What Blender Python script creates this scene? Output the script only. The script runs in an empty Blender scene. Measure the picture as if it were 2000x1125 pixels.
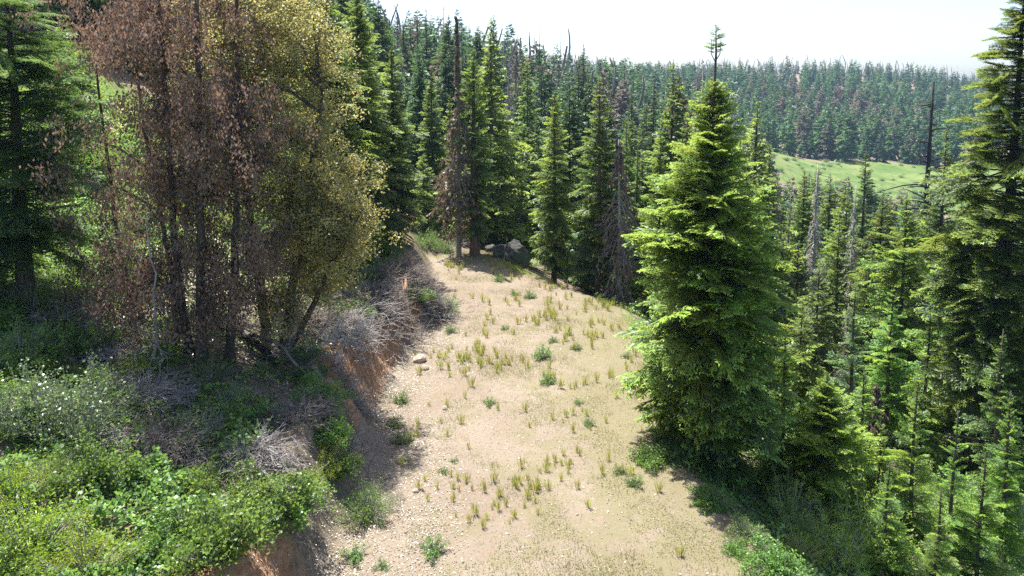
import bpy, bmesh, math, random
import numpy as np
from mathutils import Vector, Matrix
C = bpy.context; S = C.scene; COL = S.collection
R = math.radians
# ------------------------------------------------------------------ camera, sky, sun, exposure
PITCH, FPX, CAMZ, CY = 5.5, 1351.0, 10.0, 303.0      # low tilt with the lens shifted down keeps the trunks near vertical
cam_d = bpy.data.cameras.new('camera'); cam = bpy.data.objects.new('camera', cam_d); COL.objects.link(cam)
cam.location = (0, 0, CAMZ); cam.rotation_euler = (R(90 - PITCH), 0, 0)
cam_d.sensor_width = 36; cam_d.lens = FPX / 2000 * 36; cam_d.shift_y = -(562.5 - CY) / 2000; cam_d.clip_start = .1; cam_d.clip_end = 5000
S.camera = cam
SUN_EL, SUN_AZ = R(66), R(-30)          # azimuth from +Y towards +X
w = bpy.data.worlds.new("World"); S.world = w; w.use_nodes = True
nt = w.node_tree; bgn = nt.nodes['Background']
sky = nt.nodes.new('ShaderNodeTexSky'); sky.sky_type = 'NISHITA'; sky.sun_disc = False
sky.sun_elevation = SUN_EL; sky.sun_rotation = SUN_AZ; sky.altitude = 1200; sky.dust_density = 5; sky.air_density = 1.0
nt.links.new(sky.outputs[0], bgn.inputs[0]); bgn.inputs[1].default_value = .1
sl = bpy.data.lights.new('sun', 'SUN'); so = bpy.data.objects.new('sun', sl); COL.objects.link(so)
sl.energy = 5.0; sl.angle = R(.53); sl.color = (1, .95, .87)
sd = Vector((math.sin(SUN_AZ) * math.cos(SUN_EL), math.cos(SUN_AZ) * math.cos(SUN_EL), math.sin(SUN_EL)))
so.rotation_euler = sd.to_track_quat('Z', 'Y').to_euler(); so.location = sd * 60 + Vector((0, 20, 0))
S.view_settings.view_transform = 'Standard'; S.view_settings.look = 'None'
S.view_settings.exposure = 1.5; S.view_settings.gamma = 1
S.cycles.use_denoising = False; S.cycles.adaptive_threshold = .012; S.cycles.sample_clamp_indirect = 4; S.cycles.max_bounces = 8; S.cycles.diffuse_bounces = 3; S.cycles.glossy_bounces = 2
S.cycles.transmission_bounces = 4; S.cycles.volume_bounces = 1; S.cycles.transparent_max_bounces = 8

# ------------------------------------------------------------------ helpers
def rs(seed): return np.random.RandomState(seed)
def ss(a, b, x): t = np.clip((x - a) / (b - a), 0, 1); return t * t * (3 - 2 * t)
def lerp(a, b, t): return a + (b - a) * t
def hsh(i, j, s):
    n = (i * 374761393 + j * 668265263 + s * 1442695041) & 0x7fffffff
    n = ((n ^ (n >> 13)) * 1274126177) & 0x7fffffff
    return ((n ^ (n >> 16)) & 0xffff) / 65535.
def vnoise(x, y, s=0):
    x = np.asarray(x, float); y = np.asarray(y, float)
    i = np.floor(x).astype(np.int64); j = np.floor(y).astype(np.int64); fx = x - i; fy = y - j
    fx = fx * fx * (3 - 2 * fx); fy = fy * fy * (3 - 2 * fy)
    return (lerp(lerp(hsh(i, j, s), hsh(i + 1, j, s), fx), lerp(hsh(i, j + 1, s), hsh(i + 1, j + 1, s), fx), fy) - .5) * 2
def fbm(x, y, s=0, o=4):
    return sum(vnoise(x * 2 ** k, y * 2 ** k, s + k * 7) * .5 ** k for k in range(o))

# ------------------------------------------------------------------ terrain function
RY = np.array([-20, 13.36, 15.52, 19.18, 24.91, 30.96, 35.2, 38.1, 44, 50, 60.])
RXL = np.array([-4.1, -3.75, -3.7, -4.01, -3.91, -3.18, -3.78, -4.32, -6, -9, -14.])
RXR = np.array([5.9, 5.28, 4.43, 4.08, 4.67, 4.59, 1.86, -0.43, -2.5, -6, -11.])
CP = np.array([  # x, y, z of the wider lie of the land
    (0, 10, 0), (0, 20, 0), (0, 30, 0), (-2, 40, 0), (-5, 44, .2), (0, -20, 0),
    (-6, 10, 1.6), (-6, 20, 1.7), (-6, 30, 1.7), (-7, 37, 1.8), (-9, 45, 3), (-12, 20, 2.9), (-18, 22, 4.4), (-25, 30, 8.5), (-20, 40, 9),
    (-12, 40, 4.6), (-40, 40, 19), (-12, 10, 2.1), (-30, 15, 8), (-12, 0, 2), (-30, -5, 6), (-60, 60, 28), (-60, 10, 18),
    (9, 12, -1.8), (9, 18, -1.7), (9, 28, -2.2), (12, 20, -3.2), (18, 23, -5.2), (20, 30, -7), (9, 40, -4), (16, 44, -8), (30, 50, -13), (20, 10, -6), (40, 10, -12),
    (40, 30, -14), (60, 50, -20), (30, 80, -16), (60, 120, -24), (80, 160, -24), (98, 200, -20), (120, 262, -17.5), (165, 200, -22), (175, 262, -19.5), (230, 250, -20), (100, 100, -28),
    (0, 60, -3), (0, 90, -3), (0, 130, 1), (0, 180, 8), (0, 220, 13), (0, 300, 9), (-20, 60, 4), (-20, 100, 8), (-30, 150, 16), (-40, 200, 24), (-80, 100, 30), (-100, 200, 36),
    (30, 130, -9), (40, 180, -4), (50, 230, 1), (60, 300, -3), (80, 380, 4), (110, 330, -10), (150, 370, -2), (150, 460, 10), (60, 560, 19), (150, 570, 18), (215, 570, 22.5), (280, 570, 20), (330, 570, 14), (420, 570, 9), (0, 570, 19), (100, 700, 8), (300, 700, 6),
    (300, 400, -4), (-100, 650, 30), (-200, 400, 44), (200, 900, 5), (0, 900, 5), (450, 900, 5), (220, 180, -26), (400, 150, -24), (400, 300, -18), (900, 900, 5), (-900, 900, 20), (-900, -60, 30), (900, -60, -20), (-400, 200, 60), (0, -80, 2)], float)
def tps(r2): return np.where(r2 > 0, r2 * np.log(np.maximum(r2, 1e-9)) * .5, 0)
SC = 30.
_P = CP[:, :2] / SC; _n = len(CP)
_K = tps(((_P[:, None] - _P[None]) ** 2).sum(-1)) + np.eye(_n) * .02
_A = np.zeros((_n + 3, _n + 3)); _A[:_n, :_n] = _K; _A[:_n, _n] = 1; _A[:_n, _n + 1:] = _P; _A[_n:, :_n] = _A[:_n, _n:].T
_W = np.linalg.solve(_A, np.concatenate([CP[:, 2], np.zeros(3)]))
def rbf(x, y):
    q = np.stack([x, y], -1) / SC; out = np.zeros(len(q))
    for k in range(0, len(q), 40000):
        s = q[k:k + 40000]
        out[k:k + 40000] = tps(((s[:, None] - _P[None]) ** 2).sum(-1)) @ _W[:_n] + _W[_n] + s @ _W[_n + 1:]
    return out
def hz(x, y):
    x = np.atleast_1d(np.asarray(x, float)); y = np.atleast_1d(np.asarray(y, float))
    x, y = np.broadcast_arrays(x, y); sh = x.shape; x = x.ravel(); y = y.ravel()
    z = rbf(x, y)
    wob = .35 * vnoise(x * .02, y * .7, 3) + .15 * vnoise(x * 0, y * 2.3, 5)
    xl = np.interp(y, RY, RXL) + wob; xr = np.interp(y, RY, RXR) + wob
    far = ss(60, 140, np.hypot(x, y))
    zb = z + .22 * fbm(x * .45, y * .45, 11) * (1 - far) + far * 1.2 * fbm(x * .03, y * .03, 12)
    d = xl - x
    bank = 1.75 * ss(.05, 1.7, d) * (1 + .12 * vnoise(x, y * 1.4, 21)) + .1 * fbm(x * 2.2, y * 2.2, 31) * ss(.3, 1., d) * (1 - ss(1.5, 3, d))
    zl = lerp(bank, zb, ss(1.3, 5, d)); e = x - xr
    zr = lerp(-.42 * np.maximum(e, 0) * ss(0, 1.2, e), zb, ss(1, 8, e))
    z0 = .04 * fbm(x * .35, y * .35, 41, 3) + .012 * fbm(x * 3, y * 3, 42, 2)
    zn = np.where(d > 0, zl + z0 * (1 - ss(0, 1, d)), np.where(e > 0, zr + z0, z0))
    k = ss(41, 47, y) + ss(-5, -15, y)
    return lerp(zn, zb, np.clip(k, 0, 1)).reshape(sh)
def h1(x, y): return float(hz(x, y)[0])
def ray(px, py):
    cx, cy = (px - 1000) / FPX, -(py - CY) / FPX; c, s = math.cos(R(PITCH)), math.sin(R(PITCH))
    return np.array([cx, c + cy * s, -s + cy * c])
def at(px, py, Y):
    d = ray(px, py); t = Y / d[1]; return d[0] * t, CAMZ + d[2] * t
def ground_at(px, py):
    d = ray(px, py); t = np.geomspace(6, 400, 900)
    g = hz(d[0] * t, d[1] * t); m = np.nonzero(CAMZ + d[2] * t < g)[0]
    tt = t[m[0]] if len(m) else 60.
    return d[0] * tt, d[1] * tt

# ------------------------------------------------------------------ mesh buffer
class MB:
    def __init__(s): s.v = []; s.f3 = []; s.f4 = []; s.a = []; s.n = 0
    def add(s, v, f4=None, f3=None, a=0.):
        v = np.asarray(v, np.float32).reshape(-1, 3); s.v.append(v)
        if f4 is not None and len(f4): s.f4.append(np.asarray(f4, np.int64) + s.n)
        if f3 is not None and len(f3): s.f3.append(np.asarray(f3, np.int64) + s.n)
        s.a.append(np.broadcast_to(np.asarray(a, np.float32), (len(v),)).copy()); s.n += len(v)
    def arrays(s):
        v = np.concatenate(s.v); f4 = np.concatenate(s.f4) if s.f4 else np.zeros((0, 4), np.int64)
        f3 = np.concatenate(s.f3) if s.f3 else np.zeros((0, 3), np.int64); return v, f4, f3, np.concatenate(s.a)
    def kites(s, P, D, Wd, N=None, a=0., fold=.15):   # leaf-shaped quads from base P along D, half width Wd
        P = np.asarray(P, float); D = np.asarray(D, float); n = len(P)
        m = P + D * .45; N0 = np.zeros_like(P) if N is None else N * fold
        v = np.stack([P, m + Wd + N0, P + D, m - Wd + N0], 1).reshape(-1, 3)
        aa = np.repeat(np.broadcast_to(a, (n,)), 4)
        s.add(v, f4=np.arange(4 * n).reshape(n, 4), a=aa)
    def sticks(s, P0, P1, r0, r1, k=3, a=0.):
        P0 = np.asarray(P0, float); P1 = np.asarray(P1, float); n = len(P0)
        D = P1 - P0; D /= np.linalg.norm(D, axis=1, keepdims=True) + 1e-9
        ref = np.where(np.abs(D[:, 2:3]) > .9, [[1., 0, 0]], [[0, 0, 1.]])
        U = np.cross(D, ref); U /= np.linalg.norm(U, axis=1, keepdims=True) + 1e-9; Wv = np.cross(D, U)
        th = np.arange(k) * 2 * math.pi / k
        ring = U[:, None] * np.cos(th)[None, :, None] + Wv[:, None] * np.sin(th)[None, :, None]
        r0 = np.broadcast_to(r0, (n,))[:, None, None]; r1 = np.broadcast_to(r1, (n,))[:, None, None]
        v = np.concatenate([P0[:, None] + ring * r0, P1[:, None] + ring * r1], 1).reshape(-1, 3)
        b = np.arange(n)[:, None] * 2 * k; q = np.arange(k)
        f = np.stack([b + q, b + (q + 1) % k, b + k + (q + 1) % k, b + k + q], -1).reshape(-1, 4)
        s.add(v, f4=f, a=a)
    def tube(s, pts, rad, k=8, rough=0., seed=0, cap=True, a=0.):
        pts = np.asarray(pts, float); n = len(pts); rad = np.broadcast_to(rad, (n,)); rr = rs(seed)
        T = np.gradient(pts, axis=0); T /= np.linalg.norm(T, axis=1, keepdims=True) + 1e-9
        ref = np.array([1., 0, 0]) if abs(T[0][2]) > .7 else np.array([0, 0, 1.])
        U = np.cross(T, ref); U /= np.linalg.norm(U, axis=1, keepdims=True); Wv = np.cross(T, U)
        th = np.arange(k) * 2 * math.pi / k
        ring = U[:, None] * np.cos(th)[None, :, None] + Wv[:, None] * np.sin(th)[None, :, None]
        v = pts[:, None] + ring * (rad[:, None, None] * (1 + rough * (rr.rand(n, k, 1) - .5)))
        b = np.arange(n - 1)[:, None] * k; q = np.arange(k)
        f = np.stack([b + q, b + (q + 1) % k, b + k + (q + 1) % k, b + k + q], -1).reshape(-1, 4)
        v = v.reshape(-1, 3); f3 = None
        if cap: v = np.concatenate([v, pts[-1:]]); e = (n - 1) * k; f3 = np.stack([e + q, e + (q + 1) % k, np.full(k, n * k)], -1)
        s.add(v, f4=f, f3=f3, a=a)
    def inst(s, t, M, O, a=0.):      # template arrays t, matrices M (m,3,3) with axes as rows, offsets O (m,3)
        v, f4, f3, ta = t; m = len(M); n = len(v)
        V = np.einsum('ni,mij->mnj', v, M) + O[:, None]
        off = (np.arange(m) * n)[:, None, None]
        s.add(V.reshape(-1, 3), f4=(f4[None] + off).reshape(-1, 4), f3=(f3[None] + off).reshape(-1, 3) if len(f3) else None,
              a=(ta[None] + np.broadcast_to(a, (m,))[:, None]).reshape(-1))
    def mesh(s, name, mat, smooth=False):
        v, f4, f3, a = s.arrays(); me = bpy.data.meshes.new(name)
        me.vertices.add(len(v)); me.vertices.foreach_set('co', v.astype(np.float32).ravel())
        nl = 4 * len(f4) + 3 * len(f3); me.loops.add(nl)
        me.loops.foreach_set('vertex_index', np.concatenate([f4.ravel(), f3.ravel()]).astype(np.int32))
        me.polygons.add(len(f4) + len(f3))
        me.polygons.foreach_set('loop_start', np.concatenate([np.arange(len(f4)) * 4, 4 * len(f4) + np.arange(len(f3)) * 3]).astype(np.int32))
        at_ = me.attributes.new('tip', 'FLOAT', 'POINT'); at_.data.foreach_set('value', a.astype(np.float32))
        me.update(calc_edges=True)
        if smooth: me.polygons.foreach_set('use_smooth', np.ones(len(me.polygons), bool))
        me.materials.append(mat); return me
def link(name, me, parent=None, loc=None):
    o = bpy.data.objects.new(name, me); COL.objects.link(o)
    if parent is not None: o.parent = parent
    if loc is not None: o.location = loc
    return o
def tag(o, label=None, cat=None, group=None, kind=None):
    for k, v in (('label', label), ('category', cat), ('group', group), ('kind', kind)):
        if v: o[k] = v
    return o

# ------------------------------------------------------------------ materials
def newmat(name):
    m = bpy.data.materials.new(name); m.use_nodes = True; t = m.node_tree; t.nodes.clear(); return m, t
def nd(t, ty, **kw):
    n = t.nodes.new(ty)
    for k, v in kw.items(): setattr(n, k, v)
    return n
def noise_n(t, scale, detail=4, src=None, rough=.6):
    n = nd(t, 'ShaderNodeTexNoise'); n.inputs['Scale'].default_value = scale; n.inputs['Detail'].default_value = detail; n.inputs['Roughness'].default_value = rough
    if src is not None: t.links.new(src, n.inputs['Vector'])
    return n.outputs['Fac']
def mixc(t, f, a, b, mode='MIX'):
    n = nd(t, 'ShaderNodeMix', data_type='RGBA', blend_type=mode)
    for s, v in ((n.inputs[0], f), (n.inputs[6], a), (n.inputs[7], b)):
        if isinstance(v, (int, float)): s.default_value = v
        elif isinstance(v, tuple): s.default_value = (*v, 1)
        else: t.links.new(v, s)
    return n.outputs[2]
def mth(t, op, a, b=None, c=None):
    n = nd(t, 'ShaderNodeMath', operation=op)
    for i, v in enumerate((a, b, c)):
        if v is None: continue
        if isinstance(v, (int, float)): n.inputs[i].default_value = v
        else: t.links.new(v, n.inputs[i])
    return n.outputs[0]
def ramp(t, f, a, b):
    n = nd(t, 'ShaderNodeMapRange', interpolation_type='SMOOTHSTEP'); t.links.new(f, n.inputs[0])
    n.inputs[1].default_value = a; n.inputs[2].default_value = b; return n.outputs[0]
def attr(t, name): return nd(t, 'ShaderNodeAttribute', attribute_name=name).outputs['Fac']
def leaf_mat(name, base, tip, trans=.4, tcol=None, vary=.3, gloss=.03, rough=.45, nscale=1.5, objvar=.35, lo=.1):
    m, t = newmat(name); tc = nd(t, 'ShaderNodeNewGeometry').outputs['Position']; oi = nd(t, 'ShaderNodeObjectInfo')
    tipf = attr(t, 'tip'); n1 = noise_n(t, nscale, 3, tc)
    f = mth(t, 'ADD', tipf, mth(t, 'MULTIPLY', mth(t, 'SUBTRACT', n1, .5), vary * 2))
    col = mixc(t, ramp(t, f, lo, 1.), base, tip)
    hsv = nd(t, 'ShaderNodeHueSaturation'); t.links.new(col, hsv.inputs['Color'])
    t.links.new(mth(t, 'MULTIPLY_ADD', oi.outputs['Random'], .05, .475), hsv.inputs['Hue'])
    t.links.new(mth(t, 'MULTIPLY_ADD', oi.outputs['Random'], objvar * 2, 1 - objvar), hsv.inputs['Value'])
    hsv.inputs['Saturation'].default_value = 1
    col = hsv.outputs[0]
    d = nd(t, 'ShaderNodeBsdfDiffuse'); t.links.new(col, d.inputs[0])
    tr = nd(t, 'ShaderNodeBsdfTranslucent'); tcx = mixc(t, .6, col, tcol or tip, 'MIX'); t.links.new(tcx, tr.inputs[0])
    mx = nd(t, 'ShaderNodeMixShader'); mx.inputs[0].default_value = trans; t.links.new(d.outputs[0], mx.inputs[1]); t.links.new(tr.outputs[0], mx.inputs[2])
    g = nd(t, 'ShaderNodeBsdfGlossy'); g.inputs['Roughness'].default_value = rough; g.inputs[0].default_value = (.8, .9, .85, 1)
    m2 = nd(t, 'ShaderNodeMixShader'); m2.inputs[0].default_value = gloss; t.links.new(mx.outputs[0], m2.inputs[1]); t.links.new(g.outputs[0], m2.inputs[2])
    o = nd(t, 'ShaderNodeOutputMaterial'); t.links.new(m2.outputs[0], o.inputs[0]); return m
def rough_mat(name, a, b, scale=6, bump=.5, stretch=(1, 1, .25), dark=None, rough=.9, bscale=None):
    m, t = newmat(name); tc = nd(t, 'ShaderNodeTexCoord').outputs['Object']; mp = nd(t, 'ShaderNodeMapping'); mp.inputs['Scale'].default_value = stretch
    t.links.new(tc, mp.inputs[0]); v = mp.outputs[0]
    n1 = noise_n(t, scale, 6, v, .7); col = mixc(t, ramp(t, n1, .35, .65), a, b)
    n2 = noise_n(t, (bscale or scale * 4), 5, v, .7)
    if dark: col = mixc(t, ramp(t, noise_n(t, scale * .35, 3, v), .45, .62), col, dark)
    p = nd(t, 'ShaderNodeBsdfPrincipled'); t.links.new(col, p.inputs['Base Color']); p.inputs['Roughness'].default_value = rough
    p.inputs['Specular IOR Level'].default_value = .2
    bp = nd(t, 'ShaderNodeBump'); bp.inputs['Strength'].default_value = bump; bp.inputs['Distance'].default_value = .05
    t.links.new(n2, bp.inputs['Height']); t.links.new(bp.outputs[0], p.inputs['Normal'])
    o = nd(t, 'ShaderNodeOutputMaterial'); t.links.new(p.outputs[0], o.inputs[0]); return m
M = {}
NM = dict(gloss=.03, lo=.25, vary=.4)
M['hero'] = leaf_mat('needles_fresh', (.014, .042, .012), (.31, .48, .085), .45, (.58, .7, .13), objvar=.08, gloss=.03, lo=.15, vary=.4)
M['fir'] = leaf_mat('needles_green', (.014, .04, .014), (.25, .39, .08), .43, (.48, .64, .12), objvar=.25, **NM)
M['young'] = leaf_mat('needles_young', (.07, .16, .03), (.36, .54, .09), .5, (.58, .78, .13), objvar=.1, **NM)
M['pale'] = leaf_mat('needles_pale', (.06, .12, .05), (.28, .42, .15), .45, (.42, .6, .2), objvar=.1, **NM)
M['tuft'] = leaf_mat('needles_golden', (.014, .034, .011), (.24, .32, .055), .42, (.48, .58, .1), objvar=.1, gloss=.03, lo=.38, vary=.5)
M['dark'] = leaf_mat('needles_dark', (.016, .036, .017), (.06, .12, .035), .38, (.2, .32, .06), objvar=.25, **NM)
M['bluef'] = leaf_mat('needles_bluegreen', (.012, .034, .017), (.07, .13, .04), .38, (.16, .27, .08), gloss=.03, lo=.0, vary=.5, objvar=.4, nscale=.12)  # dark blue-green needle colour
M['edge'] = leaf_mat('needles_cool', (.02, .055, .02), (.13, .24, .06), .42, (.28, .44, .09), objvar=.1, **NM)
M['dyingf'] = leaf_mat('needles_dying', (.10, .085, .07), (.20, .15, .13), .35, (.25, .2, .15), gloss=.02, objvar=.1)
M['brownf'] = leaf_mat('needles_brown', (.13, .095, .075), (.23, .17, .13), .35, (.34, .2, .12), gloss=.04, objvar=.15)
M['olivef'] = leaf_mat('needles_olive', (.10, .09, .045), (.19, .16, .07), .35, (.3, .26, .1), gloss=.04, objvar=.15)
M['oak_dead'] = leaf_mat('leaf_dead', (.08, .055, .047), (.27, .17, .13), .35, (.42, .25, .17), gloss=.05, rough=.6, vary=.5, nscale=.9, objvar=.05)
M['oak_gold'] = leaf_mat('leaf_olive', (.035, .06, .016), (.46, .40, .14), .47, (.72, .62, .2), gloss=.06, rough=.5, vary=.4, nscale=.8, objvar=.05)
M['lush'] = leaf_mat('leaf_lush', (.02, .06, .015), (.19, .32, .055), .42, (.4, .58, .09), gloss=.03, vary=.4, objvar=.2)
M['shrub'] = leaf_mat('leaf_shrub', (.045, .10, .026), (.21, .34, .08), .42, (.38, .56, .12), gloss=.03, vary=.4, objvar=.25)
M['cream'] = leaf_mat('leaf_cream', (.04, .095, .03), (.19, .27, .09), .35, (.36, .48, .16), gloss=.1, vary=.7, nscale=1.2, objvar=.1)
M['broom'] = leaf_mat('leaf_yellowgreen', (.12, .2, .02), (.34, .46, .04), .45, (.6, .75, .06), gloss=.03, objvar=.12)
M['grass'] = leaf_mat('grass_blade', (.20, .24, .045), (.44, .42, .12), .42, (.62, .6, .15), gloss=.03, vary=.7, nscale=.7, objvar=.2)
M['straw'] = leaf_mat('grass_dry', (.13, .14, .045), (.29, .25, .11), .35, (.38, .35, .13), gloss=.03, vary=.8, nscale=.5, objvar=.1)
M['duffm'] = leaf_mat('litter_brown', (.07, .05, .035), (.19, .15, .10), .1, (.2, .15, .1), gloss=.03, vary=.6, nscale=4, objvar=.1)
M['weedm'] = leaf_mat('weed_low', (.11, .13, .04), (.26, .27, .09), .35, (.36, .4, .12), gloss=.03, vary=.6, nscale=1.5, objvar=.1)
M['litter'] = leaf_mat('leaf_litter_pale', (.15, .11, .08), (.38, .32, .27), .1, (.5, .4, .3), gloss=.1, vary=.6, nscale=4, objvar=.1)
M['bark'] = rough_mat('bark_dark', (.045, .035, .03), (.11, .09, .075), 5, .8)
M['barkred'] = rough_mat('bark_brown', (.09, .055, .04), (.2, .13, .1), 5, .8)
M['char'] = rough_mat('bark_charred', (.012, .012, .014), (.04, .038, .04), 4, .8)
M['grey'] = rough_mat('wood_grey', (.22, .2, .19), (.42, .39, .37), 5, .5)
M['silver'] = rough_mat('wood_silver', (.3, .28, .27), (.5, .47, .45), 5, .4)
M['mauve'] = rough_mat('wood_dead_mauve', (.14, .12, .105), (.27, .235, .21), 2, .4)
M['rock'] = rough_mat('rock_grey', (.035, .035, .035), (.13, .125, .12), 2.5, .9, (1, 1, 1), (.06, .065, .05))
M['stone'] = rough_mat('stone_tan', (.25, .2, .16), (.5, .42, .34), 6, .6, (1, 1, 1))
M['stump'] = rough_mat('wood_stump', (.28, .16, .1), (.5, .36, .27), 7, .9, (1, 1, .2))

def ground_mat():
    m, t = newmat('ground_earth'); P = nd(t, 'ShaderNodeNewGeometry').outputs['Position']
    road, bank, mead, green = (attr(t, k) for k in ('road', 'bank', 'mead', 'green'))
    nL = noise_n(t, .35, 4, P); nM = noise_n(t, 1.6, 6, P, .7); nS = noise_n(t, 9, 6, P, .75); nF = noise_n(t, 40, 4, P, .7)
    # duff
    duff = mixc(t, ramp(t, nM, .35, .65), (.10, .075, .055), (.23, .18, .14)); duff = mixc(t, ramp(t, nS, .5, .72), duff, (.36, .3, .25))
    grn = mixc(t, ramp(t, nS, .3, .7), (.05, .1, .02), (.16, .24, .05))
    base = mixc(t, ramp(t, mth(t, 'ADD', green, mth(t, 'MULTIPLY', mth(t, 'SUBTRACT', nM, .5), 1.4)), .35, .75), duff, grn)
    # meadow
    md = mixc(t, ramp(t, noise_n(t, .09, 5, P), .35, .65), (.075, .13, .03), (.15, .18, .06)); md = mixc(t, ramp(t, noise_n(t, .35, 7, P, .8), .5, .66), md, (.04, .08, .02))
    base = mixc(t, ramp(t, mead, .35, .6), base, md)
    # orange cut bank
    bk = mixc(t, ramp(t, nM, .3, .7), (.24, .125, .065), (.34, .21, .13)); bk = mixc(t, ramp(t, nS, .45, .7), bk, (.18, .09, .05))
    base = mixc(t, ramp(t, mth(t, 'ADD', bank, mth(t, 'MULTIPLY', mth(t, 'SUBTRACT', nM, .5), .9)), .35, .65), base, bk)
    # track
    rd = mixc(t, ramp(t, nL, .35, .65), (.195, .157, .12), (.23, .192, .15)); rd = mixc(t, ramp(t, nM, .5, .75), rd, (.215, .165, .122))
    rd = mixc(t, ramp(t, nS, .52, .72), rd, (.135, .10, .072)); rd = mixc(t, mth(t, 'MULTIPLY', ramp(t, nF, .56, .74), .28), rd, (.11, .082, .06))
    vo = nd(t, 'ShaderNodeTexVoronoi'); vo.inputs['Scale'].default_value = 11; t.links.new(P, vo.inputs['Vector'])
    rd = mixc(t, mth(t, 'MULTIPLY', mth(t, 'SUBTRACT', 1, ramp(t, vo.outputs['Distance'], .12, .2)), ramp(t, noise_n(t, 5, 2, P), .5, .6)), rd, (.4, .36, .3))
    moss = mth(t, 'MULTIPLY', ramp(t, mth(t, 'ADD', noise_n(t, .9, 8, P, .78), mth(t, 'MULTIPLY', attr(t, 'mossy'), .22)), .5, .68), .6)
    rd = mixc(t, moss, rd, (.155, .145, .07))
    base = mixc(t, ramp(t, mth(t, 'ADD', road, mth(t, 'MULTIPLY', mth(t, 'SUBTRACT', nS, .5), .5)), .35, .65), base, rd)
    p = nd(t, 'ShaderNodeBsdfPrincipled'); t.links.new(base, p.inputs['Base Color']); p.inputs['Roughness'].default_value = .95; p.inputs['Specular IOR Level'].default_value = .15
    hgt = mth(t, 'ADD', mth(t, 'MULTIPLY', nS, 1.), mth(t, 'MULTIPLY', nF, .45))
    bp = nd(t, 'ShaderNodeBump'); bp.inputs['Strength'].default_value = .7; bp.inputs['Distance'].default_value = .05
    t.links.new(hgt, bp.inputs['Height']); t.links.new(bp.outputs[0], p.inputs['Normal'])
    o = nd(t, 'ShaderNodeOutputMaterial'); t.links.new(p.outputs[0], o.inputs[0]); return m
M['ground'] = ground_mat()

# ------------------------------------------------------------------ ground sheets
def axis(segs):
    out = [segs[0][0]]
    for a, b, s in segs: n = max(1, int(round((b - a) / s))); out += list(a + (b - a) * (np.arange(1, n + 1) / n))
    return np.array(out)
gx = axis([(-1000, -300, 70), (-300, -100, 20), (-100, -30, 5), (-30, -12, .5), (-12, 8, .14), (8, 24, .4), (24, 60, 2), (60, 240, 5), (240, 400, 16), (400, 1000, 60)])
gy = axis([(-60, 0, 6), (0, 10, 1), (10, 26, .14), (26, 44, .2), (44, 60, .8), (60, 150, 4), (150, 280, 4), (280, 700, 14), (700, 1100, 50)])
X, Y = np.meshgrid(gx, gy); Z = hz(X, Y); nx, ny = len(gx), len(gy)
xl = np.interp(Y, RY, RXL); xr = np.interp(Y, RY, RXR)
endf = 1 - ss(39.6, 41.4, Y)
A = {}
A['road'] = ss(-.9, .2, X - xl) * (1 - ss(-.3, .8, X - xr)) * endf
bt = ss(-2.6, -1.7, X - xl) * (1 - ss(-.3, .5, X - xl))
A['bank'] = bt * (.35 + .75 * ss(14, 11, Y) + .9 * (ss(17.5, 21, Y) * (1 - ss(31, 36, Y)))) * endf
A['mead'] = ss(62, 80, X - (Y - 200) * .3 + 9 * vnoise(X * 0, Y * .12, 19)) * ss(178, 196, Y) * (1 - ss(260, 272, Y + 10 * vnoise(X * .07, Y * .0, 9))) * (1 - ss(190, 240, X))
A['green'] = np.clip(.75 + .5 * vnoise(X * .12, Y * .12, 51), 0, 1) * (1 - .75 * ss(-14, -10, X) * ss(16, 19, Y) * (1 - ss(-5, -3, X)) * (1 - ss(34, 40, Y))) * (1 - .5 * ss(2, 8, X - xr) * ss(14, 22, Y)) * (1 - .85 * ss(38, 44, Y))
A['mossy'] = np.clip(ss(-2, 3.5, X) * (1 - ss(24, 36, Y)) * .7 + ss(2, 4.5, X) * ss(14, 20, Y), 0, 1)
idx = (np.arange(ny - 1)[:, None] * nx + np.arange(nx - 1)[None]).ravel()
quads = np.stack([idx, idx + 1, idx + nx + 1, idx + nx], -1)
cx = X.ravel()[quads].mean(1); cy = Y.ravel()[quads].mean(1)
is_road = (cx > np.interp(cy, RY, RXL) - .1) & (cx < np.interp(cy, RY, RXR) + .2) & (cy < 40.8)
is_mead = A['mead'].ravel()[quads].mean(1) > .45
def sheet(name, mask):
    q = quads[mask]; u, inv = np.unique(q, return_inverse=True); mb = MB()
    mb.add(np.stack([X.ravel()[u], Y.ravel()[u], Z.ravel()[u]], -1), f4=inv.reshape(-1, 4))
    me = mb.mesh(name, M['ground'], True)
    for k, arr in A.items():
        a_ = me.attributes.new(k, 'FLOAT', 'POINT'); a_.data.foreach_set('value', arr.ravel()[u].astype(np.float32))
    tag(link(name, me), kind='structure')
sheet('dirt_track', is_road); sheet('meadow', is_mead & ~is_road); sheet('hillside_terrain', ~is_road & ~is_mead)

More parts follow.
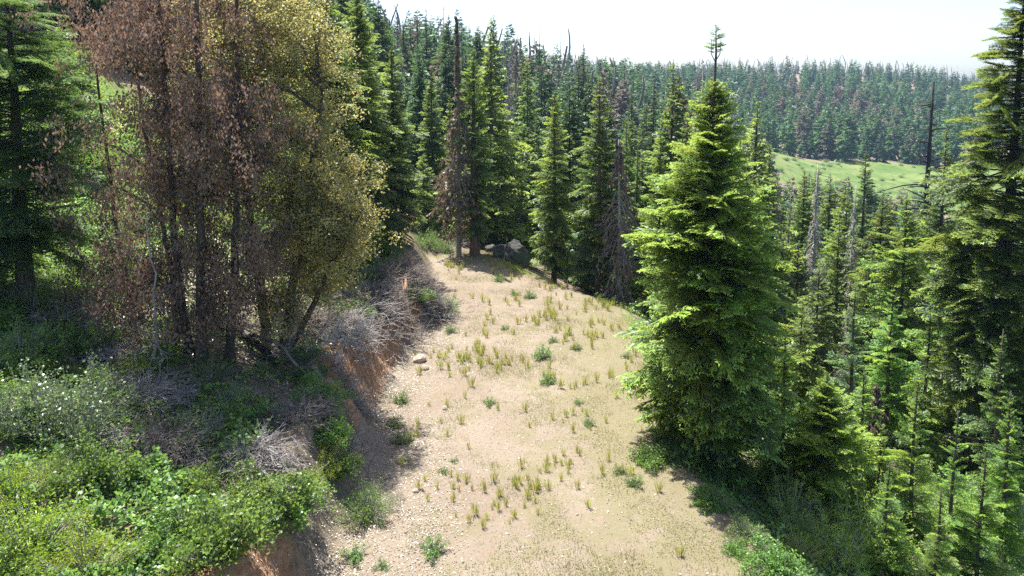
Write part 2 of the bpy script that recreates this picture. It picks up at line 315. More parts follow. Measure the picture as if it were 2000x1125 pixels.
# ------------------------------------------------------------------ conifer building
def rnd_unit(r, n): v = r.normal(size=(n, 3)); return v / np.linalg.norm(v, axis=1, keepdims=True)
def spray(seed, nt=9, nk=4, bw=.02, droop=.12, ang=52, L=.42, up=0., lumpy=.3, t0=.12, ls=.045):
    """unit branch along +X: side twigs with needle blades; tip = how far out on the spray"""
    r = rs(seed); mb = MB(); P = []; D = []; Wd = []; N = []; A_ = []
    def zc(x): return -droop * x * x
    for i in range(nt):
        t = t0 + (1 - t0) * (i + r.rand() * .7) / nt
        for sg in (-1, 1):
            l = (L * (1 - t) ** .7 * (.65 + .35 * min(1, t / .35)) + .07) * r.uniform(1 - lumpy, 1 + lumpy); a = R(ang + r.uniform(-12, 12)) * sg
            b = np.array([t, 0, zc(t)]); d = np.array([math.cos(a), math.sin(a), -droop * 1.2 + up + r.uniform(-.15, .15)]) * l
            side = np.array([-d[1], d[0], 0]) / (np.hypot(d[0], d[1]) + 1e-6)
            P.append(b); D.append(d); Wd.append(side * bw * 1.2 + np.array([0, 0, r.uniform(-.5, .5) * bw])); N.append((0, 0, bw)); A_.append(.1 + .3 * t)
            for k in range(nk):
                u = (k + .6 + r.rand() * .4) / (nk + .4)
                for s2 in (-1, 1):
                    aa = a + R(48) * s2 + r.uniform(-.25, .25); ll = (l * .34 * (1 - u) + ls) * r.uniform(.6, 1.35)
                    q = b + d * u + np.array([0, 0, -.12 * u * u * l]); dd = np.array([math.cos(aa), math.sin(aa), -.28 + up + r.uniform(-.4, .3)]) * ll
                    sd_ = np.array([-dd[1], dd[0], r.uniform(-.8, .8) * ll]); sd_ /= np.linalg.norm(sd_) + 1e-6
                    P.append(q); D.append(dd); Wd.append(sd_ * bw); N.append((0, 0, bw)); A_.append((.4 * t + .6 * u) ** 1.6 + r.uniform(-.15, .15))  # inner blades darker: crown shading put into the colour, along with bright new growth
    mb.kites(np.array(P), np.array(D), np.array(Wd), np.array(N), np.array(A_), fold=1.)
    return mb.arrays()
SP = {
 'xhi': [spray(s, 18, 7, .006, .14, L=.36, lumpy=.5, ls=.03) for s in (31, 32, 33)],
 'hi': [spray(s, 14, 5, .0105, .16, lumpy=.5, ls=.035) for s in (1, 2, 3, 4)],
 'his': [spray(s, 8, 3, .022, .1, ls=.06, lumpy=.4) for s in (4, 5)],
 'mid': [spray(s, 10, 4, .014, .16, lumpy=.5, ls=.045) for s in (6, 7, 8)],
 'mids': [spray(s, 6, 2, .034, .1, ls=.08) for s in (9, 10)],
 'lo': [spray(s, 7, 3, .024, .18, L=.48, lumpy=.4, ls=.06) for s in (11, 12)],
 'los': [spray(s, 4, 1, .07, .1, ls=.1) for s in (13, 14)],
 'xlo': [spray(s, 4, 0, .1, .2, L=.62, ang=48) for s in (15, 16)],
 'tuft': [spray(s, 16, 6, .0075, .05, L=.32, up=.3, lumpy=.6, t0=.42, ls=.03) for s in (17, 18, 19)],
}
def prof_fir(t): return np.interp(t, [0, .08, .3, .6, .85, 1], [.72, .95, 1, .68, .32, .06])
def prof_cone(t): return np.interp(t, [0, .1, .5, 1], [.85, 1, .6, .05])
def prof_col(t): return np.interp(t, [0, .15, .5, .8, 1], [.6, .9, 1, .62, .08])
def conifer(seed, H, Rm, base=.06, spacing=.36, per=6, sp=('hi', 'his'), prof=prof_fir, tr=.16, e0=-14, e1=38, sub=True, gap=.12, skirt=0, wob=.15, bw_y=1., asym=None, limbs=True, inner=1., tseg=10, tk=8, lenj=(.72, 1.12)):
    r = rs(seed); wood = MB(); fol = MB()
    zs = np.linspace(0, 1, tseg) ** 1.; pts = np.stack([wob * .5 * np.sin(zs * 5 + seed) * zs * (1 - zs) * 2, wob * .5 * np.cos(zs * 4 + seed) * zs * (1 - zs) * 2, zs * H - .3 * (zs == 0)], -1)
    rad = tr * (1 - zs) ** .85 + .012; rad[0] *= 1.35
    wood.tube(pts, rad, tk, .12, seed)
    hs = []; h = base * H
    while h < H * .985:
        t = (h / H - base) / (1 - base); n = max(3, int(per * (1 - .45 * t) + r.rand()))
        hs += [(h + q_, 0) for q_ in r.uniform(-.14, .14, n)]
        st = spacing * (1 - .55 * t)
        if sub: hs += [(h + st * q_, 1) for q_ in r.uniform(.2, .8, n - 1)]
        h += st * r.uniform(.85, 1.15)
    hs = [q for q in hs if r.rand() > gap]
    h = np.array([q[0] for q in hs]); inn = np.array([q[1] for q in hs]); n = len(h)
    t = np.clip((h / H - base) / (1 - base), 0, 1); az = r.rand(n) * 2 * math.pi
    ln = Rm * prof(t) * r.uniform(lenj[0], lenj[1], n) * np.where(inn > 0, .72, 1)
    ln *= 1 + .13 * np.sin(az * 3 + h * 1.7 + seed) + .1 * np.sin(az * 2 - h * 2.9)
    if asym is not None: ln *= 1 + asym[1] * np.cos(az - asym[0])
    el = np.radians(lerp(e0, e1, t ** 1.3) + r.normal(0, 9, n) + np.where(inn > 0, 8, 0))
    Xd = np.stack([np.cos(az) * np.cos(el), np.sin(az) * np.cos(el), np.sin(el)], -1)
    Yd = np.stack([-np.sin(az), np.cos(az), 0 * az], -1); roll = r.normal(0, .38, n)[:, None]
    Zd = np.cross(Xd, Yd); Y2 = Yd * np.cos(roll) + Zd * np.sin(roll); Z2 = np.cross(Xd, Y2)
    wy = np.maximum(ln, min(.22, H * .02))[:, None] * bw_y
    Mx = np.stack([Xd * ln[:, None], Y2 * wy, Z2 * wy], 1)
    tx = np.interp(h / H, zs, pts[:, 0]); ty = np.interp(h / H, zs, pts[:, 1]); O = np.stack([tx, ty, h], -1)
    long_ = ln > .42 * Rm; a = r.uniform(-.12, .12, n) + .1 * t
    for flag, key in ((True, sp[0]), (False, sp[1])):
        ts = SP[key]; pick = r.randint(0, len(ts), n)
        for k in range(len(ts)):
            m = (long_ == flag) & (pick == k)
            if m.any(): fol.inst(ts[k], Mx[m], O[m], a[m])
    if limbs:
        e = O + Xd * (ln * .7)[:, None] * inner
        wood.sticks(O, e, .012 + ln * .012, .005, 3)
    if skirt:
        ns = skirt; hh = r.uniform(.03, base + .12, ns) * H; a2 = r.rand(ns) * 6.28; l2 = r.uniform(.3, .75, ns) * Rm
        d2 = np.stack([np.cos(a2), np.sin(a2), r.uniform(-.6, .1, ns)], -1) * l2[:, None]; o2 = np.stack([0 * hh, 0 * hh, hh], -1)
        wood.sticks(o2, o2 + d2, .018, .005, 3)
    return wood, fol
def dead_conifer(seed, H, Rm, base=.1, nb=140, tr=.14, droop=.5, twigs=8, leaves=0, top_broken=False, prof=prof_cone, thick=1., vis=1.):
    r = rs(seed); w_ = MB(); zs = np.linspace(0, 1, 8)
    pts = np.stack([.1 * np.sin(zs * 4 + seed) * zs, .1 * np.cos(zs * 3 + seed) * zs, zs * H - .3 * (zs == 0)], -1)
    rad = tr * (1 - zs * (.88 if top_broken else .95)) ** .9 + .01; w_.tube(pts, rad, 7, .1, seed)
    t = np.sort(r.rand(nb)) ** .9; h = (base + (1 - base) * t) * H * .985; az = r.rand(nb) * 6.283; ln = Rm * prof(t) * r.uniform(.4, 1.15, nb)
    O = np.stack([np.interp(h / H, zs, pts[:, 0]), np.interp(h / H, zs, pts[:, 1]), h], -1); c = np.stack([np.cos(az), np.sin(az), 0 * az], -1)
    segs = 4; prev = O; nodes = [O]; e0 = r.uniform(-.1, .5, nb)
    for k in range(1, segs + 1):
        u = k / segs; p = O + c * (ln * (u - .15 * u * u))[:, None]; p[:, 2] += ln * (e0 * u - droop * 1.4 * u * u) + r.normal(0, .02, nb); nodes.append(p)
    for k in range(segs): w_.sticks(nodes[k], nodes[k + 1], (.016 - .003 * k) * thick * (.5 + ln), (.013 - .003 * k) * thick * (.5 + ln), 3)
    fol = MB(); LP = []; LD = []
    for q in range(twigs):
        u = r.uniform(.25, 1, nb); k = np.minimum((u * segs).astype(int), segs - 1); f = u * segs - k; N_ = np.stack(nodes, 1); ii = np.arange(nb)
        b = N_[ii, k] * (1 - f)[:, None] + N_[ii, k + 1] * f[:, None]; s = np.where(r.rand(nb) > .5, 1, -1)
        d = (c * r.uniform(.2, .9, (nb, 1)) + np.stack([-np.sin(az), np.cos(az), 0 * az], -1) * (s * r.uniform(.4, 1, nb))[:, None] + np.array([0, 0, -1]) * r.uniform(.2, 1.1, (nb, 1))) * (ln * r.uniform(.15, .4, nb))[:, None]
        w_.sticks(b, b + d, .005 * thick, .002 * thick, 3); LP.append(b); LD.append(d)
    if leaves:
        LP = np.concatenate(LP); LD = np.concatenate(LD); sel = r.rand(len(LP)) < leaves; LP = LP[sel]; LD = LD[sel]
        for _ in range(5):
            u = r.rand(len(LP))[:, None]; q = LD * .35 + rnd_unit(r, len(LP)) * .1 + np.array([0, 0, -.1])
            wd = np.cross(q, rnd_unit(r, len(LP))); wd /= np.linalg.norm(wd, axis=1, keepdims=True) + 1e-6
            fol.kites(LP + LD * u, q, wd * .04 * (1 + Rm * .3), None, r.rand(len(LP)))
    return w_, fol

def make_tree(name, wood, fol, mw, mf, loc, label=None, cat='tree', group=None, rz=0, crown='crown'):
    root = link(name, None, None, loc); root.rotation_euler.z = rz; root.empty_display_size = .3
    if wood is not None and wood.n: link('trunk', wood if isinstance(wood, bpy.types.Mesh) else wood.mesh('trunk', M[mw], True), root)
    if fol is not None and (isinstance(fol, bpy.types.Mesh) or fol.n): link(crown, fol if isinstance(fol, bpy.types.Mesh) else fol.mesh(crown, M[mf]), root)
    return tag(root, label, cat, group)
def spot(px, py, Y):
    x, zt = at(px, py, Y); g = h1(x, Y); return x, g - .05, zt - g
def fir(px, py, Y, hw, mat, label, seed, sp=('mid', 'mids'), mw='bark', name='fir_tree', **kw):
    x, g, H = spot(px, py, Y); D = Y * math.cos(R(PITCH)) + 8 * math.sin(R(PITCH)); Rm = hw / FPX * D
    wd, fo = conifer(seed, H, Rm, sp=sp, tr=kw.pop('tr', .012 * H), **kw)
    NEAR.append((x, Y, Rm)); return make_tree(name, wd, fo, mw, mat, (x, Y, g), label, 'fir tree')
NEAR = []

# hero fir at the right edge of the track
x, g, H = spot(1396, 146, 18.6)
wd, fo = conifer(101, H, 2.3, base=.03, spacing=.27, per=8, sp=('hi', 'his'), tr=.17, e0=-16, e1=34, gap=.06, lenj=(.78, 1.02), prof=lambda t: np.interp(t, [0, .08, .25, .45, .65, .8, .92, 1], [.78, .98, 1.04, .96, .74, .48, .3, .08]), bw_y=.95)
# spindly bare leader with a tuft of needles on top
wd.tube(np.array([(0, 0, H - .3), (.02, 0, H + .6), (0, .02, H + 1.38)]), [.035, .028, .01], 6)
wd.tube(np.array([(.0, 0, H + .4), (.13, .02, H + .6), (.15, .02, H + 1.1)]), [.016, .013, .006], 5)
wd.tube(np.array([(.0, 0, H + .4), (-.1, .02, H + .6), (-.11, .02, H + 1.)]), [.014, .012, .006], 5)
r = rs(5); nb = 60; hh = H + r.uniform(.62, 1.36, nb); az = r.rand(nb) * 6.28; l_ = np.interp(hh - H, [.6, .7, .9, 1.05, 1.36], [.14, .32, .2, .26, .07]) * r.uniform(.7, 1.2, nb)
Xd = np.stack([np.cos(az) * .9, np.sin(az) * .9, .35 + 0 * az], -1); Yd = np.stack([-np.sin(az), np.cos(az), 0 * az], -1)
fo.inst(SP['his'][0], np.stack([Xd * l_[:, None], Yd * l_[:, None] * .8, np.cross(Xd, Yd) * l_[:, None]], 1), np.stack([0 * az, 0 * az, hh], -1))
make_tree('fir_tree', wd, fo, 'bark', 'hero', (x, 18.6, g), 'big bright green fir with a bare spindly leader on the right edge of the track', 'fir tree')
NEAR.append((x, 18.6, 2.2))

young = dict(base=.05, spacing=.3, per=6, prof=prof_cone, e0=0, e1=45)
fir(1616, 728, 17.9, 150, 'young', 'dense squat young fir with two bright tips beside the big bright fir', 111, ('hi', 'his'), base=.02, spacing=.22, per=9, prof=prof_cone, e0=-12, e1=42, gap=.05)
fir(1688, 712, 19.4, 84, 'young', 'young fir with yellow-green tip rising behind the dense squat fir', 112, ('hi', 'his'), **young)
fir(1535, 650, 18.8, 70, 'young', 'slim young fir pressed against the right flank of the big bright fir', 113, ('mid', 'mids'), **young)
fir(1672, 545, 22.5, 66, 'pale', 'pale open-branched young fir with visible grey-green stem right of the big fir', 114, ('mid', 'mids'), base=.05, spacing=.42, per=5, prof=prof_cone, e0=-5, e1=40, gap=.25)
fir(1793, 742, 17.6, 74, 'young', 'airy yellow-green young fir between the dense fir and the tall trunk', 115, ('hi', 'his'), base=.05, spacing=.36, per=5, prof=prof_cone, e0=5, e1=45, gap=.15)
fir(1872, 797, 16.6, 66, 'young', 'smallest airy yellow-green fir in front of the tall bare-trunked fir', 116, ('hi', 'his'), base=.05, spacing=.36, per=5, prof=prof_cone, e0=5, e1=45, gap=.2)
fir(1738, 900, 15.6, 62, 'young', 'short lime sapling below the yellow-green tipped young fir', 191, ('hi', 'his'), base=.03, spacing=.28, per=6, prof=prof_cone, e0=5, e1=45)
fir(1925, 885, 16.2, 66, 'young', 'short lime sapling left of the right edge beneath the tall bare trunk', 192, ('hi', 'his'), base=.03, spacing=.28, per=6, prof=prof_cone, e0=5, e1=45)
fir(1838, 950, 14.8, 56, 'young', 'lowest lime sapling between the bluish bush and the smallest airy fir', 193, ('hi', 'his'), base=.03, spacing=.26, per=6, prof=prof_cone, e0=5, e1=45)
fir(1722, 800, 18.4, 66, 'young', 'lime young fir between the dense squat fir and the airy yellow-green fir', 194, ('hi', 'his'), base=.03, spacing=.3, per=6, prof=prof_cone, e0=5, e1=45)
fir(1975, 760, 18.2, 70, 'young', 'lime young fir at the right edge in front of the tall bare trunk', 195, ('hi', 'his'), base=.03, spacing=.3, per=6, prof=prof_cone, e0=5, e1=45)
# tall tree at right edge
fir(2004, -60, 23.6, 122, 'tuft', 'tall golden-green fir with long dark trunk at the right edge of the picture', 117, ('tuft', 'hi'), mw='char', base=.24, spacing=.36, per=9, tr=.3, e0=-24, e1=16, gap=.08, skirt=60, prof=lambda t: np.interp(t, [0, .15, .35, .6, .85, 1], [.6, .95, 1, .85, .45, .1]), asym=(3.14, .15))
fir(1772, 372, 31.5, 88, 'hero', 'dark-hearted fir with lime branch tips and bare lower trunk left of the tall golden fir', 118, ('mid', 'mids'), base=.22, spacing=.4, per=6, skirt=20)
fir(1640, 425, 33, 80, 'fir', 'loose-tiered green fir in front of the silver dead conifers', 119, ('mid', 'mids'), base=.1, spacing=.5, per=5, gap=.2)
fir(1850, 245, 34, 95, 'tuft', 'golden-tipped fir whose crown shows left of the tall golden fir', 120, ('mid', 'mids'), base=.15, spacing=.5, per=6, prof=prof_cone)
fir(1845, 470, 29, 80, 'young', 'fresh green fir in the gap left of the tall bare-trunked fir', 121, ('mid', 'mids'), base=.1, spacing=.45, per=5, gap=.15)
fir(1725, 375, 40, 78, 'tuft', 'yellow-green fir standing behind the dark-hearted fir', 122, ('mid', 'mids'), base=.15, spacing=.45, per=6)
fir(1692, 290, 52, 52, 'edge', 'tall narrow grey-green fir whose top crosses the bright meadow', 123, ('mid', 'mids'), base=.25, spacing=.6, per=6)
fir(1572, 330, 52, 64, 'fir', 'green fir just right of the big bright fir below the meadow edge', 124, ('mid', 'mids'), base=.1, spacing=.5, per=6)
fir(1622, 345, 56, 56, 'fir', 'slender fir between the two silver dead conifers', 125, ('mid', 'mids'), base=.1, spacing=.5, per=6)
fir(1652, 355, 48, 66, 'hero', 'bright green fir with pointed top between the silver snags', 126, ('mid', 'mids'), base=.1, spacing=.5, per=6)
fir(1515, 640, 27, 80, 'fir', 'half hidden fir behind the right flank of the big bright fir', 127, ('mid', 'mids'), base=.05, spacing=.4)
fir(1905, 520, 27, 90, 'tuft', 'dark leafy fir directly behind the tall bare trunk', 128, ('mid', 'mids'), base=.1, spacing=.45)
fir(1600, 520, 27, 72, 'fir', 'medium green fir behind the pale open-branched fir', 129, ('mid', 'mids'), base=.08, spacing=.42)
fir(1568, 590, 25.5, 66, 'hero', 'lime-tipped fir filling the gap beside the lower right flank of the big fir', 171, ('mid', 'mids'), base=.05, spacing=.4)
fir(1745, 560, 26, 70, 'young', 'fresh lime fir standing left of the dark-hearted fir trunk', 172, ('mid', 'mids'), base=.05, spacing=.42, gap=.15)
fir(1818, 600, 24.5, 58, 'hero', 'young lime fir just left of the tall bare trunk at mid height', 173, ('mid', 'mids'), base=.05, spacing=.4, gap=.15)
fir(1700, 470, 36, 66, 'hero', 'lime fir rising between the loose-tiered fir and the dark-hearted fir', 174, ('mid', 'mids'), base=.05, spacing=.42)
fir(1560, 470, 38, 60, 'fir', 'green fir in front of the thin greyish dead conifer', 175, ('mid', 'mids'), base=.05, spacing=.42)
fir(1800, 400, 44, 70, 'hero', 'bright fir in the row behind the dark-hearted fir', 176, ('mid', 'mids'), base=.05, spacing=.42)
fir(1960, 640, 21, 60, 'fir', 'green young fir right of the tall bare trunk at the right edge', 177, ('mid', 'mids'), base=.05, spacing=.36)
fir(826, 300, 45, 42, 'fir', 'low fir closing the gap past the left end of the track', 181, ('mid', 'mids'), base=.03, spacing=.4)
fir(872, 330, 46, 32, 'dark', 'small dark fir left of the dead brown conifer skirt', 182, ('mid', 'mids'), base=.03, spacing=.4)
# centre
fir(1172, 142, 34.5, 62, 'fir', 'upright green fir with bright tips and grey trunk by the track edge', 131, ('mid', 'mids'), base=.12, spacing=.42, per=7, gap=.12, skirt=50, mw='barkred')
fir(1084, 172, 36.6, 54, 'hero', 'slender bright-tipped fir with a long bare trunk at the track bend', 132, ('mid', 'mids'), mw='bark', base=.1, spacing=.42, per=7, gap=.15, skirt=40)
fir(1143, 470, 35.5, 42, 'dark', 'small dark fir squeezed between two bright firs at the track bend', 133, ('mid', 'mids'), base=.03, spacing=.3)
fir(925, 92, 41, 46, 'fir', 'green-topped fir standing beside the dead brown one at the end of the track', 134, ('mid', 'mids'), mw='barkred', base=.09, spacing=.45, per=7, prof=prof_col, tr=.26)
fir(764, 88, 36.2, 66, 'fir', 'dark-trunked fir with wide skirt above the grey brush heap', 135, ('mid', 'mids'), mw='char', base=.06, spacing=.42, per=7, tr=.2, gap=.18)
fir(628, -70, 30, 105, 'fir', 'tall fir with lime tips rising behind the golden oak', 136, ('mid', 'mids'), base=.1, spacing=.45, per=7, tr=.24, gap=.1)
fir(696, -40, 34, 84, 'fir', 'tall dense fir between the golden oak and the dark-trunked fir', 137, ('mid', 'mids'), base=.06, spacing=.42, per=7, tr=.22, gap=.1)
fir(842, 130, 49, 44, 'fir', 'fir half hidden left of the dead brown conifer', 138, ('lo', 'los'), base=.05, spacing=.42, per=7)
fir(1020, 330, 47, 34, 'hero', 'small bright fir behind the rocks past the end of the track', 139, ('mid', 'mids'), base=.02, spacing=.35)
fir(1000, 270, 52, 30, 'fir', 'thin pale green fir above the rocks', 140, ('lo', 'los'), base=.15, spacing=.45)
fir(1048, 225, 60, 32, 'fir', 'thin fir rising between the rocks and the slender fir', 141, ('lo', 'los'), base=.15, spacing=.5)
fir(1245, 285, 45, 34, 'fir', 'fir in the gap between the upright fir and the big bright fir', 142, ('lo', 'los'), base=.1, spacing=.45)
fir(1290, 250, 33, 58, 'hero', 'bright fir showing behind the left shoulder of the big bright fir', 143, ('mid', 'mids'), base=.1, spacing=.45)
fir(1327, 140, 62, 46, 'olivef', 'brownish olive fir left of the bare leader of the big fir', 144, ('lo', 'los'), base=.15, spacing=.5, prof=prof_col)
fir(1222, 420, 40, 34, 'fir', 'low fir filling the gap right of the dead grey conifer', 145, ('lo', 'los'), base=.05, spacing=.4)
fir(965, 25, 118, 34, 'dark', 'tall dark pointed fir rising above the ridge beyond the track end', 151, ('lo', 'los'), base=.05, spacing=.7)
fir(962, 82, 100, 24, 'dark', 'narrow dark fir just below the tall pointed ridge fir', 152, ('lo', 'los'), base=.2, spacing=.7, prof=prof_col)
fir(832, 12, 112, 20, 'dark', 'dark ridge fir with needle top against the sky above the dark-trunked fir', 153, ('lo', 'los'), base=.1, spacing=.7)
fir(815, 28, 118, 18, 'dark', 'shorter dark ridge fir touching its needle-topped neighbour', 154, ('lo', 'los'), base=.1, spacing=.7)
fir(787, 35, 122, 22, 'dark', 'bushy dark ridge fir left of the needle-topped pair', 155, ('lo', 'los'), base=.1, spacing=.7)
fir(1140, 80, 128, 22, 'dark', 'dark fir standing proud of the ridge right of the centre', 156, ('lo', 'los'), base=.1, spacing=.7)
fir(730, -8, 90, 20, 'dark', 'dark fir top between the tall dense fir and the ridge', 157, ('lo', 'los'), base=.1, spacing=.7)
fir(1235, 165, 80, 30, 'dark', 'dark fir on the slope behind the upright green fir', 158, ('lo', 'los'), base=.1, spacing=.6)
fir(1278, 150, 88, 26, 'dark', 'dark fir between the olive fir and the dark slope fir', 159, ('lo', 'los'), base=.1, spacing=.6)
# left edge dark fir, and one further back
fir(8, -60, 20.5, 165, 'edge', 'large dark fir with long spreading boughs at the left edge of the picture', 161, ('xhi', 'hi'), base=.16, spacing=.42, per=8, tr=.24, e0=-16, e1=14, gap=.4, prof=lambda t: np.interp(t, [0, .1, .5, .8, 1], [.7, 1, .95, .7, .1]), skirt=40)
fir(120, 30, 31, 90, 'fir', 'green fir seen between the dark edge fir and the brown oak', 162, ('mid', 'mids'), base=.12, spacing=.5)
# dead conifers
def dead(px, py, Y, hw, mat, label, seed, name='dead_conifer', fm=None, **kw):
    x, g, H = spot(px, py, Y); D = Y * .96 + 2.2; Rm = hw / FPX * D
    wd, fo = dead_conifer(seed, H, Rm, **kw)
    return make_tree(name, wd, fo, mat, fm, (x, Y, g), label, 'dead tree', crown='dead_foliage')
dead(893, 22, 40.6, 46, 'mauve', 'dead conifer with thin grey top and brown skirt at the end of the track', 201, fm='brownf', nb=300, leaves=.65, tr=.16, twigs=8, droop=.5, thick=1.2, prof=lambda t: np.interp(t, [0, .1, .4, .55, .7, 1], [.7, 1.15, 1, .45, .14, .05]))
dead(1212, 270, 33.6, 52, 'grey', 'dead conifer with drooping brown-grey boughs against the upright green fir', 202, fm='brownf', nb=190, leaves=.28, tr=.15, twigs=9, droop=.7, thick=1.2, prof=lambda t: np.interp(t, [0, .15, .6, 1], [.8, 1, .8, .1]))
dead(1599, 318, 40, 46, 'silver', 'silver dead conifer with drooping bare boughs, nearer the big bright fir', 203, nb=260, tr=.16, twigs=9, droop=.8, thick=2.1)
dead(1672, 360, 41, 42, 'silver', 'silver dead conifer with drooping bare boughs beside the dark-hearted fir', 204, nb=240, tr=.16, twigs=9, droop=.75, thick=2.1)
dead(1543, 372, 42, 36, 'mauve', 'thin greyish dead conifer right beside the big bright fir', 205, nb=190, tr=.12, twigs=9, droop=.6, thick=2.)
dead(1519, 335, 62, 34, 'mauve', 'bushy grey dead tree just above the right shoulder of the big fir', 206, nb=200, tr=.14, twigs=9, droop=.1, thick=1.6)
dead(1712, 745, 25, 34, 'barkred', 'small dead rust-brown conifer in the dark gap behind the young firs', 207, fm='brownf', nb=90, tr=.04, twigs=5, leaves=.8, droop=.2)
dead(1054, 45, 130, 8, 'char', 'bare dark snag piercing the sky above the ridge', 208, nb=60, tr=.2, twigs=3, thick=2.5, droop=.1)
dead(1660, 590, 30, 50, 'mauve', 'brown-grey dead conifer tangled behind the pale young fir', 209, nb=160, tr=.08, twigs=8, droop=.7, thick=1.2)
for j, (px, py, Y, lb) in enumerate(((872, 38, 118, 'thin bare snag left of the dead brown conifer tip on the skyline'), (857, 30, 125, 'leaning-looking bare snag beside the needle-topped ridge firs'), (1010, 62, 130, 'bare snag just right of the tall pointed ridge fir'), (1034, 70, 140, 'shorter bare snag left of the dark skyline snag'), (1094, 62, 140, 'bare snag halfway down the ridge line'), (748, 40, 110, 'bare grey snag right of the tall dense fir on the skyline'), (1118, 92, 150, 'thin snag beside the dark fir right of the centre ridge'), (905, 45, 122, 'grey snag between the two dead-topped trees on the skyline'), (986, 60, 135, 'weathered snag close to the pointed ridge fir'))):
    dead(px, py, Y, 9, 'char' if j % 3 == 0 else 'mauve', lb, 220 + j, nb=55, tr=.17, twigs=3, thick=2.2, droop=.15)
# tall charred snag
x, g, H = spot(1824, 158, 60)
wd, _ = dead_conifer(210, H, 3.2, base=.45, nb=60, tr=.44, twigs=5, droop=.15, top_broken=True, thick=2.2, prof=lambda t: np.interp(t, [0, .3, 1], [1, .8, .25]))
for (a0, hh_, l, up) in ((2.9, .66, 5., -.2), (.2, .74, 4.2, .4), (3.4, .8, 3.2, .1), (2.7, .58, 4.6, -.45), (.1, .84, 2., .3), (3.0, .5, 4.2, -.6)):
    u = np.linspace(0, 1, 6); p = np.stack([np.cos(a0) * u * l, np.sin(a0) * u * l, hh_ * H + up * l * u * u + .12 * np.sin(u * 6)], -1); wd.tube(p, .09 * (1 - u * .8), 5)
make_tree('charred_snag', wd, None, 'char', None, (x, 60, g), 'tall charred black snag with a few crooked limbs above the meadow', 'dead tree')

# ------------------------------------------------------------------ forest on the slopes
def project(x, y, z):
    c, s = math.cos(R(PITCH)), math.sin(R(PITCH)); dz = z - CAMZ; D = y * c - dz * s
    return 1000 + x / D * FPX, CY - (y * s + dz * c) / D * FPX, D
LM_FAR = [(965, 60, 'the tall pointed ridge fir'), (893, 90, 'the dead brown conifer'), (925, 250, 'the green-topped fir at the track end'), (765, 250, 'the dark-trunked fir'), (1084, 300, 'the slender bright-tipped fir'), (1180, 300, 'the upright grey-trunked fir'),
 (1400, 100, 'the bare leader of the big fir'), (1330, 180, 'the brownish olive fir'), (1820, 220, 'the tall charred snag'), (1597, 400, 'the nearer silver dead conifer'), (1670, 430, 'the second silver dead conifer'), (1772, 450, 'the dark-hearted fir'), (1640, 520, 'the loose-tiered fir'),
 (1990, 300, 'the tall bare-trunked fir'), (1690, 345, 'the bright meadow'), (1140, 120, 'the dark fir proud of the ridge'), (832, 60, 'the needle-topped ridge firs'), (1054, 80, 'the dark skyline snag'), (1500, 450, 'the big bright fir'), (640, 200, 'the golden oak'), (1240, 230, 'the dark slope fir'), (1020, 400, 'the small bright fir by the rocks')]
LM_NEAR = [(205, 700, 'the whitish dead shrub'), (150, 850, 'the large cream-tipped shrub'), (400, 690, 'the brown oak stems'), (60, 1080, 'the yellow-green corner bush'), (510, 900, 'the pinkish dead brush'), (700, 830, 'the long fallen branch'), (330, 880, 'the flattened dead brush'), (560, 1060, 'the shaded earth bank'), (30, 980, 'the feathery left-edge bush'), (20, 600, 'the dark edge fir'), (790, 600, 'the splintered stump'),
 (1060, 700, 'the biggest herb clump'), (1070, 748, 'the bright herb clump'), (869, 800, 'the lone dark stone'), (845, 1080, 'the bottom herb clump'), (1035, 580, 'the grey-green far herb clump'), (975, 550, 'the tall-stalked herb clump'), (820, 706, 'the brownish bank-foot rock'), (1240, 950, 'the herbs by the right track edge'), (712, 1010, 'the dull green track-edge shrub'), (1270, 900, 'the low shrub under the big fir'), (865, 925, 'the tiny bright herb'), (1130, 690, 'the olive herb clump'), (783, 785, 'the herb clump below the orange bank'),
 (1612, 900, 'the dense squat fir'), (1790, 860, 'the airy young fir'), (1872, 880, 'the smallest airy fir'), (1940, 800, 'the tall bare trunk'), (1700, 1100, 'the upright willowy bush'), (1800, 1080, 'the bluish grey-green bush'), (1985, 1060, 'the bottom right corner bush'), (1400, 900, 'the big bright fir')]
USED = set()
def where(base, x, y, z, lms, near=60, fit=16):
    px, py, _ = project(x, y, z); first = None
    for d, lx, ly, nm in sorted((math.hypot(px - a, py - b), a, b, n_) for a, b, n_ in lms)[:9]:
        dx, dy = px - lx, py - ly; h_ = 'right' if dx > 0 else 'left'; v_ = 'below' if dy > 0 else 'above'
        if abs(dx) > 2.2 * abs(dy): w_ = h_ + ' of'
        elif abs(dy) > 2.2 * abs(dx): w_ = v_
        else: w_ = f'{v_} and {h_} of'
        w_ = ('just ' if d < near else ('well ' if d > near * 2.5 else '')) + w_; l_ = f'{base} {w_} {nm}'
        if len(l_.replace('-', ' ').split()) > fit: continue
        first = first or l_
        if l_ not in USED: USED.add(l_); return l_
    return first or base
def far_tree(seed, H, Rm, key=('lo', 'los'), spacing=.9, per=5, base=.08, **kw): return conifer(seed, H, Rm, base=base, spacing=spacing, per=per, sp=key, tr=.014 * H, limbs=False, sub=False, tseg=4, tk=5, **kw)
PROTO = []
